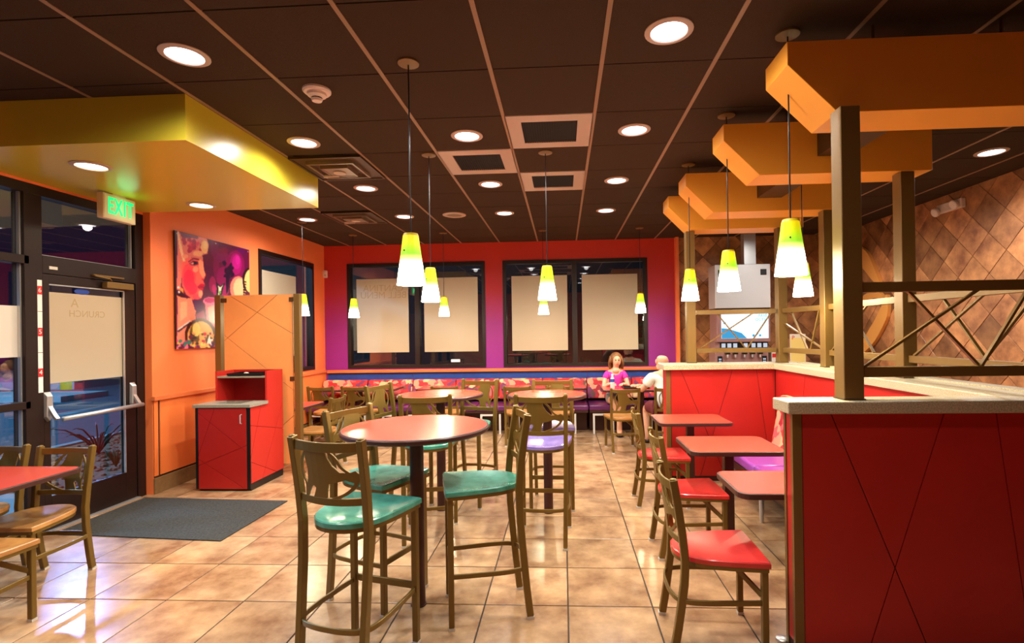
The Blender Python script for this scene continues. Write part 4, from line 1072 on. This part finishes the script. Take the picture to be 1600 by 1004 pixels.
for z, t in ((.845, '6'), (.50, '5'), (.165, '4')):
    bx('number_block', 'red_ink', .0021, .003, -.002, .036, z - .035, z + .035, st)
    text_obj(t, 'white_ink', .055, basis((.0034, .017, z), (0, 1, 0), (0, 0, 1)), .0003, 'lettering', st)
for z in (.33, .67): bx('tick', 'seam', .0021, .0026, -.002, .036, z - .002, z + .002, st)
sk = MB().ball((XF - .026, 4.42, 2.035), (.003, .075, .028), 14, 8).obj('glass_sticker', 'blue_ink'); tag(sk, 'blue sticker at the top of the door glass', 'sticker')
sk2 = MB().box(-1.98, -1.82, YB + .038, YB + .042, 1.115, 1.165).obj('window_sticker', 'white_ink', bevel=.002); tag(sk2, 'small white label stuck low in the left back window', 'sticker')
for x, y, z, lb in ((XL + .013, 6.30, .56, 'dark outlet plate with white sockets low on the orange dado'),):
    ot = empty('wall_outlet', (x, y, z)); tag(ot, lb, 'outlet')
    bx('plate', 'black_plastic', 0, .006, -.04, .04, -.06, .06, ot)
    for dz in (-.028, .028): bx('socket', 'white_plastic', .006, .009, -.018, .018, dz - .016, dz + .016, ot)
# gold swirl ornament on the tiled wall
sw = empty('swirl_ornament', (XR - .012, 7.85, 1.3)); tag(sw, 'gold curved swirl ornament on the brown tiled wall behind the posts', 'wall ornament')
def ribbon(pts, widths, d=.05):
    c = spline([(a, b, 0) for a, b in pts], 8); mb = MB(); n = len(c); L = []; R = []
    for i, p in enumerate(c):
        t = (c[min(i + 1, n - 1)] - c[max(i - 1, 0)]).normalized(); q = i / (n - 1) * (len(widths) - 1); k = min(int(q), len(widths) - 2)
        w = widths[k] + (widths[k + 1] - widths[k]) * (q - k); nn = Vector((-t.y, t.x, 0)) * w / 2; L.append(p + nn); R.append(p - nn)
    poly = [(p.x, p.y) for p in L] + [(p.x, p.y) for p in R[::-1]]
    return mb.prism(poly, lambda a, b: (-d, a, b), lambda a, b: (0, a, b))
ribbon([(.60, 1.50), (.30, 1.36), (.05, 1.08), (-.15, .85)], [.30, .26, .14, .01]).obj('arc', 'swirl_gold', sw)
ribbon([(.60, .55), (.28, .76), (-.02, .80), (-.22, .66)], [.10, .12, .10, .02]).obj('arc', 'swirl_gold', sw)
ribbon([(-.24, .78), (-.16, .52), (.10, .22), (.36, .02), (.60, -.10)], [.03, .20, .22, .18, .06]).obj('arc', 'swirl_gold', sw)
# black-framed poster stand at far right behind the half wall
ps = empty('poster_stand', (4.555, 5.02, 0)); tag(ps, 'black framed poster stand at the right edge against the tiled wall', 'stand')
for x in (-.10, .085): bx('upright', 'black_plastic', x - .025, x + .025, -.03, .03, .012, 1.62, ps)
bx('top_bar', 'black_plastic', -.075, .06, -.03, .03, 1.56, 1.62, ps); bx('base', 'black_plastic', -.12, .11, -.12, .12, 0, .012, ps); bx('lower_bar', 'black_plastic', -.075, .06, -.03, .03, .85, .90, ps)
bx('sheet', 'red_ink', -.075, .06, -.006, .006, .90, 1.56, ps); bx('sheet_patch', 'yellow_paint', -.06, .05, -.009, -.006, .95, 1.2, ps)

# ================================================================== DRINKS STATION BEHIND THE FAR HALF WALL
ct = empty('drinks_counter', (2.0, 8.1, 0)); tag(ct, 'brown drinks counter behind the far half wall', 'counter')
bx('body', 'bronze_dark', 0.01, 2.2, .05, .84, 0.001, .86, ct); MB().box(-.01, 2.25, 0, .84, .86, .90).obj('top', 'cap_stone', ct, bevel=.004)
dm = empty('drinks_machine', (2.36, 8.16, .90)); tag(dm, 'stainless steel drinks dispenser with lit screen and row of taps', 'drinks dispenser')
bx('base_unit', 'machine_body', .02, .84, .06, .40, 0, .52, dm, bevel=.006)
bx('drip_tray', 'black_plastic', .04, .82, -.03, .06, 0, .05, dm)
sc_ = bx('screen_unit', 'machine_body', .04, .86, .02, .40, .521, 1.00, dm, bevel=.006)
bx('screen', 'screen_glow', .11, .83, .014, .020, .575, .975, sc_, bevel=.004)
MB().prism([(.112, .577), (.5, .577), (.42, .66), (.30, .70), (.2, .73), (.112, .74)], lambda a, b: (a, .0125, b), lambda a, b: (a, .0138, b)).obj('screen_picture', 'screen_blue', sc_)
for (x, z, r) in ((.16, .82, .02), (.60, .62, .02), (.66, .65, .015), (.70, .62, .018)): MB().ball((x, .0135, z), (r, .0008, r), 10, 5).obj('screen_picture', 'screen_blue', sc_)
text_obj('FAVE', 'screen_text', .075, basis((.745, .0118, .925), (.8, 0, 0), (0, 0, 1)), .0004, 'screen_lettering', sc_)
text_obj('OCTY', 'screen_text', .06, basis((.71, .0118, .865), (1, 0, 0), (0, 0, 1)), .0004, 'screen_lettering', sc_)
bx('label_strip', 'black_plastic', .10, .83, .052, .060, .42, .515, dm)
for x in (.12, .21, .30, .46, .58, .67, .76): bx('flavour_label', 'back_lit', x, x + .06, .048, .052, .435, .50, dm)
for x in (.17, .29, .43, .55, .67):
    tp = MB().box(x, x + .07, .005, .06, .33, .36).obj('tap', 'black_plastic', dm, bevel=.004); MB().lathe([(.012, .28), (.018, .33)], 10, (x + .035, .03, 0)).obj('nozzle', 'steel', tp, smooth=.6)
for x in (.06, .74): bx('button_panel', 'black_plastic', x, x + .07, .05, .058, .18, .30, dm)
for x in (.075, .755):
    for a in range(2):
        for b in range(2): bx('button', 'back_lit', x + a * .022, x + .016 + a * .022, .047, .05, .20 + b * .04, .225 + b * .04, dm)
ib = empty('ice_bin', (2.36, 8.10, 1.901)); tag(ib, 'brushed stainless steel ice bin on top of the drinks dispenser', 'ice bin')
MB().box(0, .84, 0, .36, .045, .72).obj('body', 'steel', ib, bevel=.008); bx('base_strip', 'black_plastic', .01, .83, .02, .34, 0, .045, ib)
for x in (.05, .69): bx('latch', 'black_plastic', x, x + .09, -.01, 0, .55, .64, ib, bevel=.006)
fl = MB().box(2.85, 3.03, 8.22, 8.37, 2.625, H - .002).obj('vent_duct', 'aluminium'); tag(fl, 'narrow metal duct between the ice bin and the ceiling', 'duct')
def card(x, y, z, w, h, label):
    e = empty('menu_card', (x, y, z)); tag(e, label, 'card')
    MB().box(-w / 2, w / 2, -.004, .004, 0, h).obj('panel', 'paper', e); bx('picture', 'card_yellow', -w / 2 + .01, w / 2 - .01, -.0055, -.004, .08, h - .06, e)
    bx('stand', 'white_plastic', -w / 2, w / 2, -.03, .03, -.012, 0, e)
    text_obj('P', 'red_ink', .09, basis((-w / 2 + .05, -.0062, h - .06), (1, 0, 0), (0, 0, 1)), .0004, 'lettering', e)
card(3.66, 8.25, .913, .24, .62, 'yellow and cream menu card with red P on the drinks counter')
cd = empty('cup_dispenser', (3.36, 8.3, .90)); tag(cd, 'white cup dispenser box with black taps beside the drinks dispenser', 'dispenser')
bx('box', 'white_metal', -.08, .08, 0, .2, 0, .36, cd, bevel=.006); bx('tap', 'black_plastic', -.03, .03, -.03, 0, .06, .16, cd); bx('label', 'red_ink', -.07, .07, -.003, 0, .27, .33, cd)
rb = empty('straw_tray', (3.98, 8.3, .90)); tag(rb, 'black straw and lid tray on the drinks counter', 'tray')
bx('box', 'black_plastic', -.2, .2, -.08, .16, 0, .10, rb, bevel=.006); bx('divider', 'vent_bronze', -.005, .005, -.075, .155, .10, .13, rb)

# ================================================================== PEOPLE
def skin_mesh(name, nodes, edges, mat, sub=2, root=0):
    keys = list(nodes); me = bpy.data.meshes.new(name)
    me.from_pydata([nodes[k][:3] for k in keys], [(keys.index(a), keys.index(b)) for a, b in edges], [])
    o = bpy.data.objects.new(name, me); COL.objects.link(o)
    sk = o.modifiers.new('skin', 'SKIN'); sk.use_smooth_shade = True; sk.branch_smoothing = .4
    lay = me.skin_vertices[0] if me.skin_vertices else None
    if lay is None:
        bm = bmesh.new(); bm.from_mesh(me); bm.verts.layers.skin.verify(); bm.to_mesh(me); bm.free(); lay = me.skin_vertices[0]
    for i, k in enumerate(keys):
        v = nodes[k]; lay.data[i].radius = (v[3], v[4] if len(v) > 4 else v[3]); lay.data[i].use_root = (i == root)
    ss = o.modifiers.new('sub', 'SUBSURF'); ss.levels = sub; ss.render_levels = sub
    dg = bpy.context.evaluated_depsgraph_get(); m2 = bpy.data.meshes.new_from_object(o.evaluated_get(dg))
    bpy.data.objects.remove(o); bpy.data.meshes.remove(me)
    m2.name = name; m2.materials.clear(); m2.materials.append(MATS[mat]); m2.polygons.foreach_set('use_smooth', [True] * len(m2.polygons))
    return m2
def chain(nodes, edges, pre, pts, start=None):
    last = start
    for i, p in enumerate(pts):
        k = pre + str(i); nodes[k] = p
        if last: edges.append((last, k))
        last = k
    return last
def hand(nodes, edges, wrist, pos, d, up=(0, 0, 1), spread=.016, L=.062, curl=.4):
    """palm and five short finger chains, d = pointing direction"""
    p = Vector(pos); d = Vector(d).normalized(); u = Vector(up); s = d.cross(u).normalized(); u = s.cross(d)
    k = wrist + '_palm'; nodes[k] = (*p, .026, .02); edges.append((wrist, k))
    for f, (off, ln) in enumerate(((-1.5, .82), (-.5, .98), (.5, 1.0), (1.5, .88))):
        b = p + d * .035 + s * off * spread; m = b + d * L * .55 * ln - u * .006; t = m + (d * (1 - curl) - u * curl).normalized() * L * .5 * ln
        chain(nodes, edges, k + 'f%d' % f, [(*b, .0088), (*m, .0080), (*t, .0065)], k)
    b = p - s * .03 + d * .005; t = b + (d * .7 - s * .5).normalized() * .045
    chain(nodes, edges, k + 't', [(*b, .0105), (*t, .0085)], k)
# woman: sits on the back bench facing the camera, turned a little to her left
wx, wy = .84, 8.43
def woman():
    N, E_ = {}, []
    N['hip'] = (0, .02, .57, .115, .10); N['waist'] = (0, .01, .72, .095, .085); N['chest'] = (0, -.02, .86, .105, .095); N['sh'] = (.0, -.02, .965, .07, .065); N['neck'] = (.005, -.035, 1.03, .042)
    N['jaw'] = (.012, -.055, 1.085, .055, .06); N['head'] = (.015, -.045, 1.15, .070, .080); N['crown'] = (.015, -.03, 1.205, .058, .066)
    E_ += [('hip', 'waist'), ('waist', 'chest'), ('chest', 'sh'), ('sh', 'neck'), ('neck', 'jaw'), ('jaw', 'head'), ('head', 'crown')]
    for s, sx in (('l', 1), ('r', -1)):
        a = chain(N, E_, 'arm' + s, [(sx * .125, -.02, .945, .045), (sx * .175, -.06, .83, .040), (sx * .195, -.12, .70, .036), (sx * .14, -.22, .775, .030), (sx * .10, -.27, .79, .024)], 'sh')
        hand(N, E_, a, (sx * .085, -.31, .79), (-sx * .5, -.8, 0))
        cr = .04 if s == 'r' else -.03
        b = chain(N, E_, 'leg' + s, [(sx * .09, -.06, .545, .085), (sx * .10, -.25, .54, .075), (sx * .10 + cr, -.42, .52, .060), (sx * .08 + cr * 2, -.44, .33, .050), (sx * .06 + cr * 2, -.42, .10, .034), (sx * .06 + cr * 2, -.44, .045, .034), (sx * .06 + cr * 2, -.54, .03, .026)], 'hip')
    root = put('person', skin_mesh('person', N, E_, 'skin'), None, (wx, wy, 0), (0, 0, 0))
    tag(root, 'seated woman with brown shoulder-length hair in a magenta top on the back bench', 'person')
    T, F = {}, []
    T['hip'] = (0, .02, .60, .128, .115); T['waist'] = (0, .01, .72, .110, .10); T['chest'] = (0, -.022, .85, .122, .112); T['sh'] = (0, -.018, .945, .088, .080)
    F += [('hip', 'waist'), ('waist', 'chest'), ('chest', 'sh')]
    for s, sx in (('l', 1), ('r', -1)): chain(T, F, 'sl' + s, [(sx * .125, -.02, .945, .058), (sx * .172, -.055, .84, .056)], 'sh')
    put('top', skin_mesh('top', T, F, 'magenta_cloth'), root)
    T, F = {}, []; T['hip'] = (0, .02, .57, .128, .112)
    for s, sx in (('l', 1), ('r', -1)): chain(T, F, 'sh' + s, [(sx * .09, -.06, .548, .096), (sx * .10, -.22, .545, .088), (sx * .105, -.32, .54, .080)], 'hip')
    put('shorts', skin_mesh('shorts', T, F, 'grey_cloth'), root)
    h = MB(); hair = put('hair', None, root)
    h.ball((.012, -.012, 1.175), (.098, .095, .105), 18, 12)
    for k in range(30):
        a = -.35 + k / 29 * (PI + .7); r = .092; x, y = .012 + r * math.cos(a), -.02 + r * .85 * math.sin(a)
        l = .16 + .03 * math.sin(k * 2.1); h.tube([(x * .9, y * .9, 1.215), (x * 1.05, y * 1.05, 1.15), (x * 1.18, y * 1.08, 1.09), (x * 1.12, y, 1.215 - l), (x * 1.2, y - .01, 1.19 - l)], [.018, .024, .025, .02, .006], 6)
    bpy.data.objects.remove(hair)
    h.obj('hair', 'hair_brown', root, smooth=True)
    # face: the head mesh comes forward of the hair by this face plate
    f = MB(); f.ball((.020, -.098, 1.135), (.062, .045, .085), 16, 12); f.ball((.026, -.146, 1.125), (.011, .014, .020), 8, 6)
    f.obj('face', 'skin', root, smooth=True)
    for sx in (-.024, .026):
        ey = MB().ball((.021 + sx, -.139, 1.150), (.014, .007, .008), 8, 6).obj('eye', 'dark_eye', root, smooth=True); MB().ball((.021 + sx, -.134, 1.170), (.017, .008, .005), 8, 5).obj('brow', 'hair_brown', ey, smooth=True)
    MB().ball((.023, -.134, 1.088), (.020, .008, .006), 10, 6).obj('mouth', 'lip', root, smooth=True)
    MB().ball((.004, -.072, .985), (.062, .045, .052), 14, 10).obj('neckline', 'skin', root, smooth=True)
    for sx in (.02, .05): MB().ball((sx - .035, -.49, .025), (.04, .09, .028), 10, 8).obj('shoe', 'shoe', root, smooth=True)
woman()
mx_, my_ = 1.40, 7.08
def man():
    N, E_ = {}, []
    N['hip'] = (0, 0, .57, .14, .12); N['waist'] = (0, .02, .74, .135, .115); N['chest'] = (-.005, .05, .91, .145, .115); N['sh'] = (-.005, .06, 1.03, .10, .075); N['neck'] = (-.02, .075, 1.09, .056)
    N['jaw'] = (-.025, .10, 1.15, .068, .075); N['head'] = (-.025, .085, 1.215, .078, .092); N['crown'] = (-.025, .075, 1.275, .060, .072)
    E_ += [('hip', 'waist'), ('waist', 'chest'), ('chest', 'sh'), ('sh', 'neck'), ('neck', 'jaw'), ('jaw', 'head'), ('head', 'crown')]
    for s, sx in (('l', -1), ('r', 1)):
        a = chain(N, E_, 'arm' + s, [(sx * .17, .06, 1.0, .055), (sx * .23, .14, .88, .048), (sx * .27, .26, .79, .042), (sx * .22, .42, .785, .036), (sx * .20, .50, .785, .028)], 'sh')
        hand(N, E_, a, (sx * .185, .55, .785), (-sx * .3, .9, 0))
        chain(N, E_, 'leg' + s, [(sx * .10, .08, .55, .095), (sx * .12, .28, .54, .085), (sx * .13, .45, .50, .068), (sx * .13, .44, .30, .055), (sx * .13, .42, .10, .042), (sx * .13, .44, .05, .040), (sx * .13, .55, .035, .030)], 'hip')
    root = put('person', skin_mesh('person', N, E_, 'skin'), None, (mx_, my_, 0), (0, 0, .18))
    tag(root, 'seated bald man in a white T-shirt with his back to the camera', 'person')
    T, F = {}, []
    T['hip'] = (0, 0, .52, .175, .15); T['waist'] = (0, .02, .72, .175, .15); T['chest'] = (-.005, .05, .91, .185, .15); T['sh'] = (-.005, .06, 1.02, .13, .10)
    F += [('hip', 'waist'), ('waist', 'chest'), ('chest', 'sh')]
    for s, sx in (('l', -1), ('r', 1)): chain(T, F, 'sl' + s, [(sx * .18, .06, .99, .085), (sx * .245, .155, .86, .082)], 'sh')
    put('shirt', skin_mesh('shirt', T, F, 'white_cloth'), root)
    T, F = {}, []; T['hip'] = (0, 0, .54, .150, .13)
    for s, sx in (('l', -1), ('r', 1)): chain(T, F, 'sh' + s, [(sx * .10, .08, .552, .108), (sx * .12, .28, .545, .098), (sx * .13, .40, .53, .09)], 'hip')
    put('shorts', skin_mesh('shorts', T, F, 'maroon_cloth'), root)
    for sx in (-1, 1): MB().ball((-.025 + sx * .083, .10, 1.19), (.012, .022, .034), 8, 6).obj('ear', 'skin', root, smooth=True)
    MB().ball((-.025, .19, 1.19), (.014, .018, .026), 8, 6).obj('nose', 'skin', root, smooth=True)
    for sx in (-.03, .03): MB().ball((-.025 + sx, .168, 1.222), (.012, .008, .007), 8, 6).obj('eye', 'dark_eye', root, smooth=True)
    MB().ball((-.025, .170, 1.145), (.024, .008, .007), 8, 6).obj('mouth', 'lip', root, smooth=True)
    for sx in (-1, 1): MB().ball((sx * .13, .50, .04), (.05, .12, .04), 10, 8).obj('shoe', 'shoe', root, smooth=True)
man()
ft = empty('food_tray', (1.10, 7.95, .743)); tag(ft, 'black tray of food on the table between the couple', 'tray')
MB().box(-.19, .19, -.13, .13, 0, .008).obj('tray_base', 'black_plastic', ft, bevel=.003); MB().sweep([(-.19, -.13, .014), (.19, -.13, .014), (.19, .13, .014), (-.19, .13, .014)], .012, .022, closed=True).obj('tray_rim', 'black_plastic', ft)
for x, y, r in ((-.03, .0, .055), (.05, .02, .06), (.11, -.01, .05), (.02, -.05, .05)): MB().ball((x, y, .03), (r, r * .8, .03), 10, 7).obj('food_item', 'food', ft, smooth=True)
bt = empty('drink_bottle', (.74, 7.86, .743)); tag(bt, 'clear white bottle with a blue label on the couple table', 'bottle')
MB().lathe([(.032, 0), (.034, .01), (.033, .11), (.030, .15), (.015, .19), (.015, .205)], 18).obj('body', 'white_plastic', bt, smooth=.6)
MB().lathe([(.0345, .105), (.0342, .15)], 18).obj('label', 'blue_ink', bt, smooth=.6); MB().lathe([(.017, .20), (.017, .225), (.002, .226)], 14).obj('cap', 'white_ink', bt, smooth=.6)
